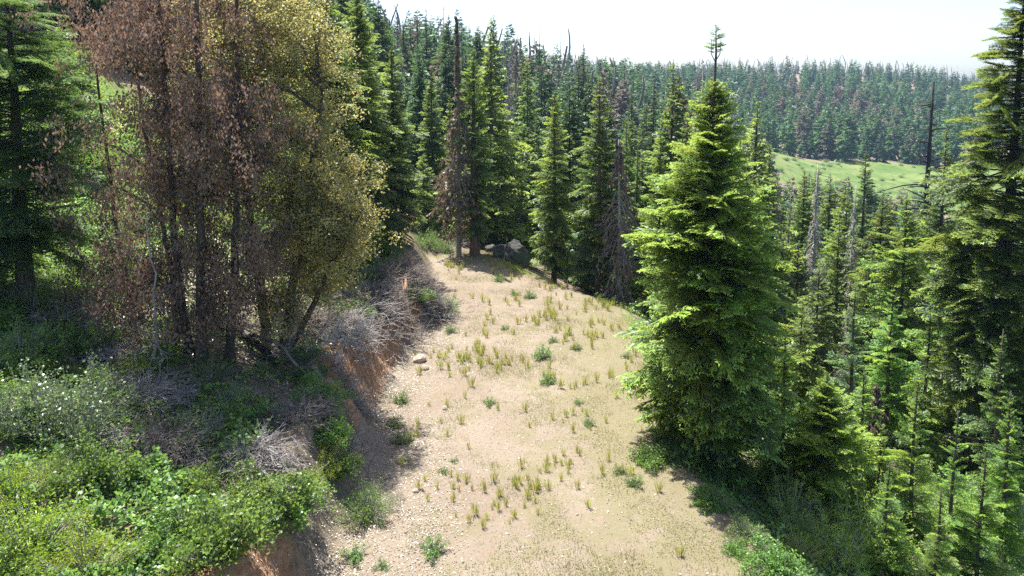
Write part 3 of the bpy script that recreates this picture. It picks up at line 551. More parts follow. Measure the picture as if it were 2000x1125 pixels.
for s, (H_, R_, mt, ky, spc, bs) in enumerate([(14, 2.6, 'fir', ('lo', 'los'), .5, .06), (16, 2.9, 'fir', ('lo', 'los'), .6, .12), (17, 2.7, 'dark', ('lo', 'los'), .6, .15), (13, 2.4, 'bluef', ('lo', 'los'), .5, .05), (18, 3.1, 'bluef', ('lo', 'los'), .62, .1), (11, 2.3, 'hero', ('lo', 'los'), .5, .04), (14, 2.6, 'olivef', ('lo', 'los'), .6, .15), (15, 2.4, 'dark', ('lo', 'los'), .6, .3)]):
    wd, fo = conifer(300 + s, H_, R_, base=bs, spacing=spc, per=7, sp=ky, tr=.16, lenj=(.75, 1.15), sub=True, limbs=False, tseg=5, tk=6, gap=.14, prof=prof_cone if s % 2 else prof_fir)
    PROTO.append((H_, wd.mesh('trunk', M['bark']), fo.mesh('crown', M[mt])))
DPROTO = []
for s, (H_, R_, mt, lv, nb_, th) in enumerate([(14, 1.6, 'grey', 0, 130, 2.2), (15, 1.3, 'mauve', 0, 110, 2.2), (12, 1.8, 'mauve', .4, 120, 2.), (15, .8, 'char', 0, 50, 2.)]):
    wd, fo = dead_conifer(320 + s, H_, R_, nb=nb_, tr=.15, twigs=5, droop=.4, thick=th, leaves=lv)
    DPROTO.append((H_, wd.mesh('trunk', M[mt]), fo.mesh('dead_foliage', M['brownf']) if lv else None))
def jgrid(r, x0, x1, y0, y1, s):
    xs = np.arange(x0, x1, s); ys = np.arange(y0, y1, s); a, b = np.meshgrid(xs, ys)
    a = a + r.uniform(-.45, .45, a.shape) * s; b = b + r.uniform(-.45, .45, b.shape) * s; return a.ravel(), b.ravel()
r = rs(77)
ax_, ay_ = jgrid(r, -110, 130, 46, 182, 4.6); bx_, by_ = jgrid(r, 8, 60, 24, 50, 3.3)
cx_, cy_ = jgrid(r, 36, 125, 58, 176, 5.2)
fx = np.concatenate([ax_, bx_, cx_]); fy = np.concatenate([ay_, by_, cy_])
dx_, dy_ = jgrid(r, -160, 470, 182, 640, 7.6)
def fmask(x, y):
    xl_ = np.interp(y, RY, RXL); xr_ = np.interp(y, RY, RXR)
    m = ~((y < 46) & (x > xl_ - 3) & (x < xr_ + 3)); m &= ~((x > 55 + (y - 200) * .3) & (y > 176) & (y < 262) & (x < 240))
    # keep the thin corridors towards the meadow open enough
    return m
ok = fmask(fx, fy); fx, fy = fx[ok], fy[ok]; ok = fmask(dx_, dy_); dx_, dy_ = dx_[ok], dy_[ok]
fx = np.concatenate([fx, dx_]); fy = np.concatenate([fy, dy_])
fz = hz(fx, fy); n = len(fx); hT = r.uniform(.5, 1.25, n) * np.where(fy > 182, lerp(19, 13, ss(240, 570, fy)), 15.5)
# cap trees in front of the meadow so it stays visible
px0, py0, D0 = project(fx, fy, fz)
inwin = (px0 > 1500) & (px0 < 2100) & (fy < 180)
lim = np.where(px0 < 1760, 318, 340) + 90 * r.rand(n) ** .8; el = -(R(PITCH) + np.arctan((lim - CY) / FPX)); ztop = CAMZ + fy * np.tan(el)
hT = np.where(inwin & (ztop - fz < hT), np.maximum(ztop - fz, 0), hT)
# silhouettes that the photo shows: keep the middle ridge under its skyline
sky_py = np.interp(px0, [0, 650, 720, 850, 960, 1050, 1150, 1250, 1400, 1500, 2000], [-900, -400, 0, 32, 55, 80, 102, 124, 135, 150, 165]) + r.uniform(-30, 22, n)
elv = -(R(PITCH) + np.arctan((sky_py - CY) / FPX)); zl_ = CAMZ + fy * np.tan(elv)
hT = np.where((fy < 300) & (zl_ - fz < hT * .93), 0, hT)
keep = hT > np.where(fy < 182, 5.5, 4.5)
keep &= ~((fy > 268) & (vnoise(fx * .03, fy * .03, 95) < -.25) & (r.rand(n) < .7))
for (nx_, ny_, nr) in NEAR: keep &= np.hypot(fx - nx_, fy - ny_) > nr * .7 + 1.2
for (kx, ky, kw) in ((1599, 40, 42), (1672, 41, 40), (1543, 42, 30), (1820, 60, 34), (1519, 62, 25), (1200, 33, 50)):
    keep &= ~((np.abs(px0 - kx) < kw) & (fy < ky + 2) & (fy > ky - 22))
burn = vnoise(fx * .012, fy * .02, 91)
dead_p = np.where(fy > 555, .75, np.where(fy > 510, .4, np.where(fy > 380, .05 + .3 * (burn > .4), .06))); dead_p = np.where((fx < 30) & (fy > 90) & (fy < 230), .42, dead_p)
isdead = r.rand(n) < dead_p
inview = (px0 > -150) & (px0 < 2150)
# hidden from the photo by the oaks on the left: keep fewer
keep &= ~((px0 < 560) & (fy > 182)) | (r.rand(n) < .0); keep &= (px0 > -900) & (px0 < 2900)
size = hT / np.maximum(D0, 1)
def choose(m, k):
    ii = np.nonzero(m)[0]; return ii[np.argsort(-size[ii])[:k]]
vis = keep & inview
live_i = choose(vis & ~isdead, 250); dead_i = choose(vis & isdead & (fy < 300), 110)
def region(x, y):
    px, _, _ = project(x, y, 0)
    if y > 182: return 'the far slope beyond the meadow'
    if px > 1500: return 'the valley below the meadow'
    if px > 1200: return 'the slope behind the big bright fir'
    if px < 720: return 'the hillside behind the oaks'
    return 'the slope beyond the end of the track'
cols = {0: 'green', 1: 'tall green', 2: 'dark', 3: 'blue-green', 4: 'tall blue-green', 5: 'bright green', 6: 'olive brown', 7: 'bare-stemmed dark'}
for i in live_i:
    p = r.rand(); y_ = fy[i]
    k = r.choice(8, p=[.22, .16, .1, .04, .04, .38, .03, .03] if (y_ < 58 or project(fx[i], y_, 0)[0] > 1480) else [.14, .1, .26, .2, .16, .0, .05, .09]); H_, wm, cm = PROTO[k]
    s = hT[i] / H_; o = link('forest_fir', None, None, (fx[i], fy[i], fz[i] - .2)); o.scale = (max(s, .8) * r.uniform(.95, 1.2),) * 2 + (s,); o.rotation_euler.z = r.uniform(0, 6.28); o.empty_display_size = .3
    link('trunk', wm, o); link('crown', cm, o); rg = region(fx[i], y_)
    tag(o, where(f'{cols[k]} fir', fx[i], y_, fz[i] + hT[i] * .8, LM_FAR), 'fir tree', f'{cols[k]} firs on {rg}')
dn = {0: 'grey leafless', 1: 'mauve-grey leafless', 2: 'half-brown dying', 3: 'thin charred'}
for i in dead_i:
    k = r.choice(4, p=[.3, .3, .25, .15]); H_, wm, cm = DPROTO[k]; s = hT[i] / H_
    o = link('forest_snag', None, None, (fx[i], fy[i], fz[i] - .2)); o.scale = (s,) * 3; o.rotation_euler.z = r.uniform(0, 6.28); o.empty_display_size = .3
    link('trunk', wm, o)
    if cm: link('dead_foliage', cm, o)
    rg = region(fx[i], fy[i]); tag(o, where(f'{dn[k]} conifer', fx[i], fy[i], fz[i] + hT[i] * .8, LM_FAR), 'dead tree', f'{dn[k]} conifers on {rg}')
# everything smaller: one forest of each kind
done = np.zeros(n, bool); done[live_i] = True; done[dead_i] = True
rest = np.nonzero(keep & ~done & (hT > 3))[0]
FT = []
for s in range(5):
    wd, fo = conifer(340 + s, 1., .23 if s < 3 else .29, base=.02, spacing=.06, per=7, sp=('xlo', 'xlo'), tr=.012, sub=False, limbs=False, tseg=3, tk=3, gap=.1, prof=prof_cone, wob=0)
    FT.append(fo.arrays())
FD = []
for s in range(3):
    wd, fo = dead_conifer(350 + s, 1., .09, nb=40, tr=.013, twigs=2, droop=.2, thick=.3); FD.append(wd.arrays())
def forest(name, tpl, ids, mat, label, cat):
    mb = MB(); pk = r.randint(0, len(tpl), len(ids))
    for k in range(len(tpl)):
        ii = ids[pk == k]
        if not len(ii): continue
        a = r.rand(len(ii)) * 6.28; s = hT[ii]; wdt = s * r.uniform(.85, 1.25, len(ii)); z0 = 0 * a
        Mx = np.stack([np.stack([np.cos(a) * wdt, np.sin(a) * wdt, z0], -1), np.stack([-np.sin(a) * wdt, np.cos(a) * wdt, z0], -1), np.stack([z0, z0, s], -1)], 1)
        mb.inst(tpl[k], Mx, np.stack([fx[ii], fy[ii], fz[ii] - .2], -1), r.uniform(-.5, .9, len(ii)) ** 1)
    o = link(name, mb.mesh(name, M[mat])); tag(o, label, cat, kind='stuff')
rl = rest[~isdead[rest]]; pale_ = r.rand(len(rl)) < np.where(burn[rl] > .35, .35, .07)
forest('dying_forest', FT, rl[pale_], 'dyingf', 'browned and greying conifers scattered through the far forest', 'forest')
forest('distant_forest', FT, rl[~pale_], 'bluef', 'dense blue-green conifer forest covering the far slopes', 'forest')
forest('burnt_forest', FD, rest[isdead[rest]], 'mauve', 'bare mauve-grey burnt trunks thick along the far ridge', 'forest')

# ------------------------------------------------------------------ broadleaf trees
def leafcloud(mb, C0, r, n, spread, ll, lw, hang=.7, drop=.3):
    """n leaves about each centre"""
    m = len(C0); P = np.repeat(C0, n, 0) + r.normal(size=(m * n, 3)) * spread * [1, 1, .8]; P[:, 2] -= np.abs(r.normal(size=m * n)) * drop
    d = rnd_unit(r, m * n) * (1 - hang) + np.array([0, 0, -1]) * hang; d /= np.linalg.norm(d, axis=1, keepdims=True); l = ll * r.uniform(.6, 1.3, (m * n, 1))
    wv = np.cross(d, rnd_unit(r, m * n)); wv /= np.linalg.norm(wv, axis=1, keepdims=True) + 1e-6; N = np.cross(d, wv)
    mb.kites(P, d * l, wv * lw * .5 * r.uniform(.7, 1.2, (m * n, 1)), N * lw, np.repeat(r.uniform(0, 1, m), n) * .6 + r.rand(m * n) * .4, fold=.25)
def broadleaf(seed, stems, envs, ncl, nleaf, ll, lw, hang, spread, drop=.3, nper=9, gap=None, tw=.006):
    """stems: list of (points, r0, r1); envs: list of (centre, radii, weight)"""
    r = rs(seed); wood = MB(); fol = MB(); SPt = []
    for k, (pts, r0, r1) in enumerate(stems):
        pts = np.array(pts, float); u = np.linspace(0, 1, 14); q = np.stack([np.interp(u, np.linspace(0, 1, len(pts)), pts[:, i]) for i in range(3)], -1)
        q[1:, :2] += np.cumsum(r.normal(0, .05, (13, 2)), 0) * .6; wood.tube(q, lerp(r0, r1, u) * np.where(u == 0, 1.4, 1), 9, .18, seed + k)
        SPt.append(q)
    SA = np.concatenate([s[3:] for s in SPt])
    for (c, rad, wt) in envs:
        nL = int(ncl * wt / nper); v = rnd_unit(r, nL) * (r.rand(nL, 1) ** .42); L = np.array(c) + v * np.array(rad)
        # limb from nearest stem point lying lower
        d = np.linalg.norm(SA[None, :, :2] - L[:, None, :2], axis=2) + np.abs(SA[None, :, 2] - (L[:, None, 2] - .45 * np.linalg.norm(SA[None, :, :2] - L[:, None, :2], axis=2))) * .9
        B = SA[np.argmin(d, 1)]; mid = (B + L) / 2 + np.array([0, 0, .12]) * np.linalg.norm(L - B, axis=1, keepdims=True) + r.normal(0, .1, (nL, 3))
        le = np.linalg.norm(L - B, axis=1)
        wood.sticks(B, mid, .016 + .012 * le, .012 + .006 * le, 5); wood.sticks(mid, L, .012 + .006 * le, .008, 4)
        T = np.repeat(L, nper, 0) + r.normal(size=(nL * nper, 3)) * np.array([.55, .55, .5])
        s0 = np.repeat(mid, nper, 0); f = r.uniform(.3, 1, (nL * nper, 1)); s0 = s0 * (1 - f) + np.repeat(L, nper, 0) * f
        wood.sticks(s0, T, tw, tw * .5, 3)
        leafcloud(fol, T, r, nleaf, spread, ll, lw, hang, drop)
    return wood, fol
# brown-leaved oak clump
def wp(px, py, Y): x, z = at(px, py, Y); return np.array([x, Y, z])
bx, by = ground_at(385, 690); gz = h1(bx, by)
st = []
def stem(px0, py0, dY0, px1, py1, dY1, r0, r1, pm=None):
    a = wp(px0, py0, by + dY0); a[2] = h1(a[0], a[1]) - .25; b = wp(px1, py1, by + dY1); m = (a + b) / 2 if pm is None else wp(pm[0], pm[1], by + pm[2]); return ([a, m, b], r0, r1)
base = np.array([bx, by, gz]); cen = wp(330, 330, by + .2)
ST = [stem(372, 690, 0, 300, -150, .6, .14, .04, (335, 420, .2)), stem(392, 695, -.2, 385, -200, -.2, .16, .04, (392, 400, -.2)), stem(448, 690, .1, 470, -160, .8, .14, .04, (462, 400, .3)),
      stem(350, 665, .9, 230, -60, 1.4, .1, .03, (318, 450, 1.)), stem(285, 630, 1.6, 195, 120, 1.8, .09, .03, (240, 500, 1.7))]
STl = [([p - base for p in s[0]], s[1], s[2]) for s in ST]
def env(px, py, dY, rx, ry, rz, wt): return (wp(px, py, by + dY) - base, (rx, ry, rz), wt)
wd, fo = broadleaf(401, STl, [env(300, 60, .4, 2.4, 2.0, 3.0, .30), env(330, 330, .3, 2.5, 2.0, 2.4, .36), env(440, 250, -.5, 1.3, 1.2, 2.8, .16), env(310, 500, .4, 2.2, 1.7, 1.2, .10), env(455, 480, -.6, 1.0, 1.0, 1.4, .08), env(400, 575, -.6, 1.7, .9, .8, .06), env(240, 540, .6, 1.5, 1., .9, .06)], 900, 56, .115, .055, .6, .15, .25, tw=.010)
rt = make_tree('oak_tree', wd, fo, 'bark', 'oak_dead', tuple(base), 'large many-stemmed oak full of dead hanging red-brown leaves', 'oak tree')
# golden-olive oak behind it
bx2, by2 = bx + 1.6, by + 1.9; base2 = np.array([bx2, by2, h1(bx2, by2)])
def e2(px, py, dY, rx, ry, rz, wt): return (wp(px, py, by2 + dY) - base2, (rx, ry, rz), wt)
S2 = [([(.3, -.1, -.2), (1., 0, 3.6), (1.6, .1, 8)], .17, .04), ([(.5, -.2, -.2), (1.8, -.4, 2.2), (3., -.4, 4.4)], .12, .03), ([(-.3, .2, -.2), (-.9, .4, 4), (-1.9, .5, 10)], .17, .05)]
wd, fo = broadleaf(402, S2, [e2(570, 560, -.4, 1.6, 1., .9, .07), e2(590, 400, -.3, 1.75, 1.6, 2.5, .36), e2(560, 140, 0, 1.6, 1.5, 2.6, .28), e2(480, 40, .8, 2.2, 1.4, 2.4, .16), e2(640, 480, -.6, 1.1, 1.2, 1.3, .1), e2(420, 300, 1.2, 2.4, 1., 3., .1)], 1300, 62, .095, .055, .3, .15, .1, tw=.008)
make_tree('oak_tree', wd, fo, 'bark', 'oak_gold', tuple(base2), 'wide oak with glossy olive and golden leaves right of the brown oak', 'oak tree')
# leaning dead stems and small twiggy saplings below
def crooked(name, pts, r0, r1, mat, label, cat, nb=12, tl=.6, seed=0, up=.1):
    rr = rs(seed); mb = MB(); pts = np.array(pts, float); u = np.linspace(0, 1, 12); q = np.stack([np.interp(u, np.linspace(0, 1, len(pts)), pts[:, i]) for i in range(3)], -1)
    q[1:-1] += rr.normal(0, .04, (10, 3)); o0 = pts[0].copy(); q -= o0; mb.tube(q, lerp(r0, r1, u), 7, .15, seed)
    def rec(p, d, l, rad, dep):
        k = 4; pp = [p]; 
        for _ in range(k): d = d + rr.normal(0, .28, 3) + np.array([0, 0, up * .3]); d /= np.linalg.norm(d); p = p + d * l / k; pp.append(p)
        mb.tube(np.array(pp), np.linspace(rad, rad * .35, k + 1), 4)
        if dep: 
            for j in range(4): s = pp[rr.randint(1, k + 1)]; rec(s, d + rr.normal(0, .6, 3), l * rr.uniform(.4, .7), rad * .5, dep - 1)
    for j in range(nb):
        i = rr.randint(3, 12); d = rnd_unit(rr, 1)[0] + np.array([0, 0, up]); rec(q[i], d / np.linalg.norm(d), tl * rr.uniform(.5, 1.2), lerp(r0, r1, u[i]) * .45, 2)
    return tag(link(name, mb.mesh(name, M[mat]), None, tuple(o0)), label, cat)
def G(px, py, dz=0): x, y = ground_at(px, py); return np.array([x, y, h1(x, y) + dz])
def up_(p, dx, dy, dz): return p + np.array([dx, dy, dz])
b = G(300, 735); crooked('dead_sapling', [b, up_(b, .1, .2, 1.6), up_(b, -.1, .2, 4.2)], .05, .015, 'grey', 'thin curved grey dead sapling left of the oak stems', 'dead tree', 14, .9, 31)
b = G(262, 660); crooked('dead_sapling', [b, up_(b, -.3, .3, 1.6), up_(b, -1., .4, 3.4)], .07, .02, 'mauve', 'leaning twiggy dead sapling at the far left foot of the brown oak', 'dead tree', 18, 1., 32)
b = G(545, 715); crooked('fallen_limb', [b, b + np.array([-.9, .6, .5]), b + np.array([-1.7, 1.5, .5])], .11, .08, 'char', 'thick blackened limb lying off the foot of the brown oak', 'fallen limb', 4, .6, 33)
b = G(612, 735, .3); e_ = G(715, 893, .12); crooked('fallen_branch', [b, (b + e_) / 2 + np.array([.05, 0, .25]), e_], .06, .015, 'mauve', 'long grey fallen branch reaching down the bank to the track', 'fallen branch', 10, .8, 34)
b = G(480, 660, .2); e_ = G(600, 745, .2); crooked('fallen_branch', [b, (b + e_) / 2 + np.array([0, 0, .35]), e_], .07, .03, 'mauve', 'arched dark fallen branch running from the oak stems toward the bank', 'fallen branch', 8, .7, 35)
b = G(560, 700, .1); crooked('dead_shrub', [b, up_(b, .2, -.1, .8), up_(b, .5, -.2, 1.5)], .05, .02, 'mauve', 'tangled grey dead shrub between the oak and the cut bank', 'dead shrub', 30, 1.1, 36, .3)
b = G(655, 720, .1); crooked('dead_shrub', [b, up_(b, .2, -.1, .6), up_(b, .6, -.3, 1.1)], .045, .02, 'silver', 'whitish bare crooked shrub hanging over the orange bank', 'dead shrub', 26, 1., 37, .3)
b = G(700, 690, .1); crooked('dead_shrub', [b, up_(b, .1, 0, .5), up_(b, .3, -.3, .8)], .04, .02, 'grey', 'low leafless grey shrub on the lip of the orange bank', 'dead shrub', 22, .9, 38, .2)

# ------------------------------------------------------------------ dead brush heaps
def brush(px, py, w_, h_, n_, mat, label, seed, dirx=1.):
    n_ = int(n_ * 2.2); rr = rs(seed); tk = 1 + .04 * max(0, ground_at(px, py)[1] - 15); b = G(px, py); mb = MB(); P = np.stack([rr.normal(0, .28, n_) * w_, rr.normal(0, .22, n_) * w_, rr.rand(n_) * h_ * .35], -1)
    P[:, 2] += hz(P[:, 0] + b[0], P[:, 1] + b[1]) - b[2]; dirc = np.stack([rr.normal(.5 * dirx, .6, n_), rr.normal(-.3, .5, n_), rr.uniform(.0, .6, n_)], -1); dirc /= np.linalg.norm(dirc, axis=1, keepdims=True)
    l = rr.uniform(.35, .9, n_)[:, None] * w_ * .45; cur = P; d = dirc
    for k in range(4):
        nxt = cur + d * l / 4; mb.sticks(cur, nxt, (.012 - .0022 * k) * tk, (.0098 - .0022 * k) * tk, 3)
        for _ in range(2): q = d + rr.normal(0, .45, (n_, 3)); mb.sticks(nxt, nxt + q * l * .22, .005 * tk, .003 * tk, 3)
        cur = nxt; d = d + rr.normal(0, .22, (n_, 3)) + np.array([0, 0, -.12]); d /= np.linalg.norm(d, axis=1, keepdims=True)
    return tag(link('dead_brush', mb.mesh('dead_brush', M[mat]), None, tuple(b)), label, 'dead brush')
brush(800, 548, 2.6, 1.1, 330, 'mauve', 'big heap of grey dead brush below the dark-trunked fir', 501, .5)
brush(745, 585, 2.2, .7, 220, 'mauve', 'dead brush spilling down the bank left of the stump', 502, .6)
brush(835, 605, 1.5, .7, 150, 'grey', 'grey dead twigs heaped right of the stump by the track', 503)
brush(700, 600, 2.2, .7, 190, 'grey', 'pale dead brush between the golden oak and the stump', 504)
brush(205, 700, 1.2, 1., 130, 'silver', 'whitish dead shrub amid green leaves left of the brown oak', 505, .8)
brush(330, 880, 1.7, .8, 200, 'mauve', 'wide flattened dead brush in the shade below the brown oak', 506, .8)
brush(510, 900, 1.3, .7, 190, 'grey', 'pinkish-grey dead brush at the lower lip of the thicket', 507, .2)
brush(545, 975, .8, .4, 70, 'silver', 'small spray of whitish twigs above the shaded earth bank', 508, .4)
brush(210, 880, 1.2, .6, 90, 'silver', 'pale sticks lying under the cream-leaved shrub', 509, 1.)
brush(560, 820, 1.4, .6, 130, 'mauve', 'dusky dead twigs between the thicket and the fallen branch', 510, .6)
brush(900, 480, 1.4, .5, 90, 'silver', 'bleached sticks at the foot of the dead brown conifer', 511, .8)
brush(690, 780, 1.0, .5, 90, 'grey', 'thin dead twigs on the slope above the long fallen branch', 512, .6)
brush(1240, 610, .9, .4, 50, 'mauve', 'dead twigs in the shade right of the upright green fir', 513, .5)
brush(1715, 905, 1.5, .5, 100, 'mauve', 'dead branches on the ground behind the airy young firs', 514, .5)
brush(1970, 960, 1.8, .6, 120, 'mauve', 'dead brush around the foot of the tall bare-trunked fir', 515, .5)
brush(665, 640, 2.0, .6, 220, 'grey', 'grey twigs hanging over the head of the orange bank', 517, .6)
brush(650, 850, 1.4, .5, 160, 'mauve', 'brown twigs draped down the bank beside the long fallen branch', 518, .6)
brush(430, 640, 1.8, .8, 160, 'mauve', 'tangle of dead twigs at the feet of the oak stems', 519, .3)
brush(600, 640, 2.2, .9, 240, 'mauve', 'dark thicket of dead twigs beneath the golden oak', 520, .3)
brush(290, 780, 1.8, .7, 200, 'grey', 'dead sticks in the oak shade above the pale-tipped shrubs', 521, .7)
brush(130, 640, 1.8, .5, 120, 'grey', 'dead sticks on the slope between the dark edge fir and the brown oak', 516, .8)

# ------------------------------------------------------------------ stump, rocks, stones
def rock(name, loc, sx, sy, sz, seed, mat='rock', sub=4, rz=0):
    bm = bmesh.new(); bmesh.ops.create_icosphere(bm, subdivisions=sub, radius=1); co = np.array([v.co for v in bm.verts])
    rr = rs(seed); pl = rnd_unit(rr, 14); dd = rr.uniform(.62, .95, 14)
    for p_, d_ in zip(pl, dd): s_ = co @ p_; ov = np.maximum(s_ - d_, 0); co -= ov[:, None] * p_ * .92
    nz = fbm(co[:, 0] * 2.5 + seed, co[:, 1] * 2.5 + co[:, 2] * 2.1, seed); co *= (1 + .09 * nz)[:, None]; co *= [sx, sy, sz]
    for v, c_ in zip(bm.verts, co): v.co = c_
    me = bpy.data.meshes.new(name); bm.to_mesh(me); bm.free(); me.materials.append(M[mat]); o = link(name, me, None, loc); o.rotation_euler.z = rz; return o
for (px, py, sx, sy, sz, sd_, lb) in ((972, 512, .75, .6, .75, 3, 'dark jagged boulder beside the two dead-end fir trunks'), (1002, 520, 1.0, .8, 1.25, 4, 'largest grey boulder with dark face past the end of the track'), (950, 500, .5, .4, .42, 5, 'low grey boulder nearest the fir trunks at the track end'), (748, 478, .8, .7, 1.3, 6, 'tall pale rock outcrop left of the dark-trunked fir'), (992, 486, .9, .6, .7, 7, 'boulder with pale top behind the largest boulder')):
    b = G(px, py); rock('boulder', (b[0] + .2, b[1] + 1.3, b[2] + sz * .12), sx * .85, sy * .85, sz * .85, sd_); tag(bpy.context.scene.objects[-1] if False else COL.objects[-1], lb, 'boulder')
b = G(790, 612)
mb = MB(); k = 14; th = np.arange(k) * 2 * math.pi / k; rr = rs(8); V = []; lv = [(-.3, .3), (0, .24), (.35, .17), (.8, .15), (1.05, .13)]
for zi, ra in lv: V.append(np.stack([np.cos(th) * ra * (1 + .25 * (rr.rand(k) - .5)), np.sin(th) * ra * (1 + .25 * (rr.rand(k) - .5)), zi + (rr.rand(k) * .5 - .1 if zi > 1 else 0 * th)], -1))
V.append(np.array([[0, 0, .85]])); q = np.arange(k); f4 = np.concatenate([np.stack([i * k + q, i * k + (q + 1) % k, (i + 1) * k + (q + 1) % k, (i + 1) * k + q], -1) for i in range(len(lv) - 1)])
e = (len(lv) - 1) * k; mb.add(np.concatenate(V), f4=f4, f3=np.stack([e + q, e + (q + 1) % k, np.full(k, len(lv) * k)], -1))
tag(link('tree_stump', mb.mesh('tree_stump', M['stump']), None, tuple(b)), 'splintered orange-brown stump on top of the cut bank', 'stump')
smesh = [rock('stone', (0, 0, 0), .12, .1, .07, 60 + k, 'stone', 2) for k in range(3)]
for o in smesh: COL.objects.unlink(o)
def put(name, me, px, py, sc, label, cat, group=None, dz=0., rz=None, rr=random):
    b = G(px, py, dz); o = link(name, me, None, tuple(b)); o.scale = (sc,) * 3 if not isinstance(sc, tuple) else sc; o.rotation_euler.z = rr.uniform(0, 6.28) if rz is None else rz
    return tag(o, label, cat, group)
random.seed(4)
put('stone', smesh[0].data, 869, 800, .9, 'small dark stone alone on bare dirt left of the track centre', 'stone', dz=.03)
put('stone', smesh[1].data, 820, 706, 2.6, 'brownish rock at the foot of the orange bank', 'stone', dz=.08)
put('stone', smesh[2].data, 812, 963, .8, 'small rock on the litter-strewn left side of the near track', 'stone', dz=.02)
put('stone', smesh[0].data, 830, 722, 1.5, 'tan stone just below the brownish rock at the bank foot', 'stone', dz=.04)
rr = rs(61)
for k in range(70):
    y_ = rr.uniform(12, 38); x_ = np.interp(y_, RY, RXL) + rr.rand() ** 1.6 * 7; o = link('stone', smesh[k % 3].data, None, (x_, y_, h1(x_, y_) + .012)); o.scale = (rr.uniform(.15, .42),) * 3; o.rotation_euler.z = rr.uniform(0, 6)
    tag(o, where('small pale loose stone', x_, y_, 0, LM_NEAR), 'stone', 'small loose stones on the dirt track')

# ------------------------------------------------------------------ shrubs
def shrub(seed, Rr, Hh, ncl, nleaf, ll, lw, mat, hang=.2, spiky=0., wmat='grey', spread=.1):
    r_ = rs(seed); wood = MB(); fol = MB(); n_ = ncl; a = r_.rand(n_) * 6.28; q = r_.rand(n_) ** .5
    hh_ = Hh * (1 - .6 * q ** 2) * r_.uniform(.3, 1.25, n_) + .05; T = np.stack([np.cos(a) * q * Rr, np.sin(a) * q * Rr, hh_], -1); T *= (1 + .3 * np.sin(a * 3 + seed) + .15 * np.sin(a * 7 + seed))[:, None]
    B = T * [.15, .15, 0] + [0, 0, -.1]; mid = (B + T) / 2 + [0, 0, .08]
    wood.sticks(B, mid, .014, .009, 3); wood.sticks(mid, T, .009, .004, 3)
    for u in (.65, 1.): leafcloud(fol, mid * (1 - u) + T * u, r_, nleaf // 2, spread * (1 if not spiky else .6), ll, lw, hang if not spiky else -spiky, 0.)
    return wood.mesh('stems', M[wmat]), fol.mesh('leaves', M[mat])
SH = {
 'lush': [shrub(601 + k, 1., .75, 230, 18, .085, .07, 'lush', .1, spread=.085) for k in range(3)],
 'shrub': [shrub(611 + k, .9, .8, 190, 20, .05, .032, 'shrub', .1, spread=.07) for k in range(3)],
 'cream': [shrub(621 + k, .9, 1., 170, 18, .055, .045, 'cream', .0, spread=.065) for k in range(2)],
 'broom': [shrub(631 + k, .9, .9, 150, 22, .075, .02, 'broom', 0, .5, spread=.12) for k in range(2)],
 'herb': [shrub(641 + k, .35, .38, 60, 14, .06, .025, 'shrub', 0, .4, spread=.05) for k in range(3)],
 'willow': [shrub(651 + k, 1., 1.3, 200, 24, .085, .026, 'young', 0, .5, spread=.09) for k in range(2)],
}
def bush(kind, px, py, sc, label, name=None, group=None, v=None, sz=1., g=None, cat='shrub'):
    ms = SH[kind]; wm, lm = ms[random.randrange(len(ms)) if v is None else v]
    b = G(px, py, -.05) if g is None else np.array([g[0], g[1], h1(*g) - .05])
    o = link(name or 'leafy_shrub', None, None, tuple(b)); o.scale = (sc, sc, sc * sz); o.rotation_euler.z = random.uniform(0, 6.28); o.empty_display_size = .2
    if group: label = where(label, b[0], b[1], b[2] + .5 * sc, LM_FAR if group.startswith('bushes') else LM_NEAR)
    link('stems', wm, o); link('leaves', lm, o); return tag(o, label, cat, group)
